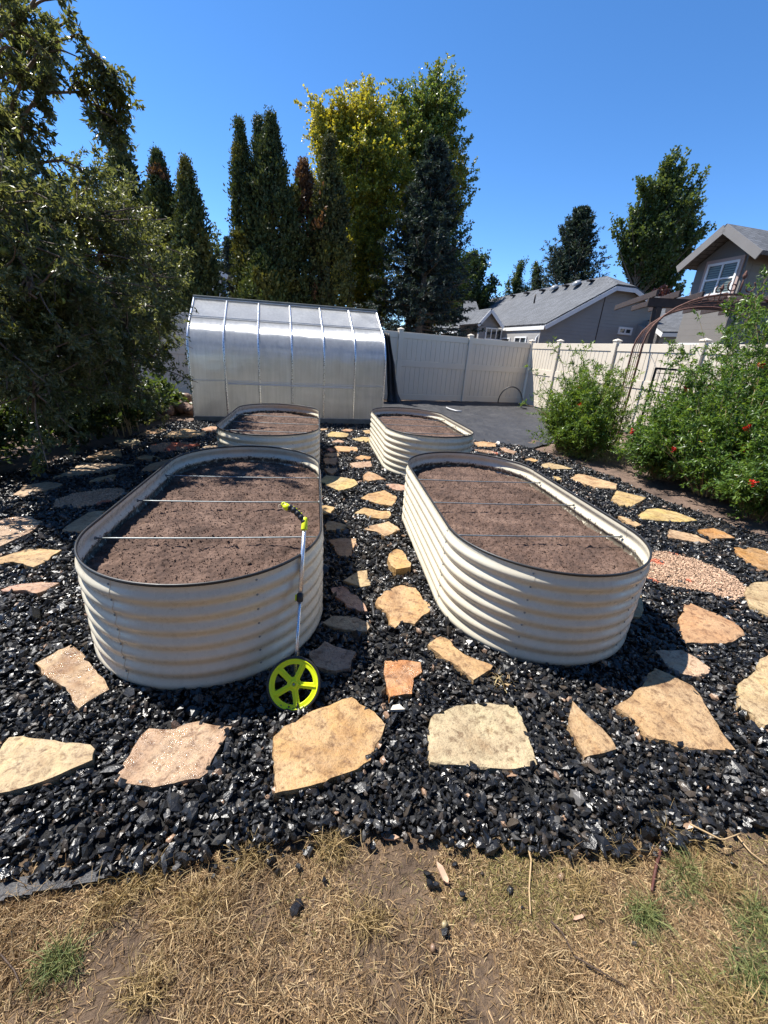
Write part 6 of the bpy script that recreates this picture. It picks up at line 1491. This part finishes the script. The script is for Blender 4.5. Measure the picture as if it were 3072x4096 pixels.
twig([(0, 2060), (30, 2095), (50, 2140)], 0.0022, M['twigdark'], 'twig', 'small dark twig by the bottom left corner', 'twig', TG)
M['barkchip'] = plain("bark_chip", (0.42, 0.27, 0.18), 0.8, var=0.3, vscale=25)
for (x, y, L, w, a, lab) in ((955, 1888, 0.060, 0.018, 1.9, 'pale pink bark chip on the lawn below the gravel edge'), (845, 1812, 0.05, 0.014, -0.15, 'reddish bark sliver at the gravel front edge'), (1250, 1985, 0.04, 0.008, 0.1, 'thin straw-coloured wood sliver on the lawn')):
    c = at_z(*dd(x, y), -0.016); d = np.array([math.cos(a), math.sin(a), 0]); s = np.array([-d[1], d[0], 0]); mb = MB()
    mb.prism([c+Zv*.008-d*L*.5, c+Zv*.010-d*L*.3+s*w*.5, c+Zv*.012+d*L*.25+s*w*.4, c+Zv*.010+d*L*.5, c+Zv*.011+d*L*.2-s*w*.5, c+Zv*.009-d*L*.35-s*w*.4], -Zv*0.007)
    tag(mb.build('bark_chip', M['barkchip'], None, loc=c), lab, 'bark chip', 'bark chips on the lawn')
c = at_z(1413+175, 2300+532, 0.03); mb = MB(); mb.prism([c+np.array(v) for v in ((-.028, -.006, 0), (.03, -.012, .004), (.012, .012, .008), (-.016, .010, .006))], -Zv*.012)
tag(mb.build('stone_chip', M['vinyl'], None, loc=c), 'small white flat stone chip in the gravel above the big orange flagstone', 'stone')
# stones and clods on the soil of the near left bed
for (x, y, s, lab) in ((250+1125/1.508, 1700+828/1.508, 0.035, 'largest clod on the soil beside the near rod'), (250+1018/1.508, 1700+822/1.508, 0.02, 'small clod left of the largest one'), (250+905/1.508, 1700+662/1.508, 0.018, 'small pale chip in the middle of the near left bed')):
    c = at_z(x, y, BH-0.11); V, Fa = chips(np.array([c[0]]), np.array([c[1]]), np.array([BH-0.108]), np.array([s]), rgl, 0.75, 0.12, 0.2)
    tag(np_mesh('clod', V, Fa, M['mulch'], smooth=False, loc=c), lab, 'clod', 'clods on the near left bed')

# --- unseen house added behind the viewer: blocks sky, bounces sunlight onto bed fronts
added_house = thing('house', 'unseen taupe house wall added behind the viewer for its bounced light', 'house', (0, -5.0, 0))
mb = MB(); mb.prism([(-11, -5.0, 0), (11, -5.0, 0), (11, -5.0, 5.2), (-11, -5.0, 5.2)], (0, -0.3, 0)); mb.build('wall', M['siding_tan'], added_house)
mb = MB(); slab(mb, [np.array(p, float) for p in ((-11.6, -4.4, 5.1), (11.6, -4.4, 5.1), (11.6, -9.5, 8.0), (-11.6, -9.5, 8.0))], 0.15); mb.build('roof', M['shingle'], added_house)
for x in (-7.5, -3.0, 2.0, 6.5): window_part(added_house, np.array([x, -4.99, 0.9]), np.array([1.0, 0, 0]), Zv, 1.6, 1.3, np.array([0, 1.0, 0]), 2)
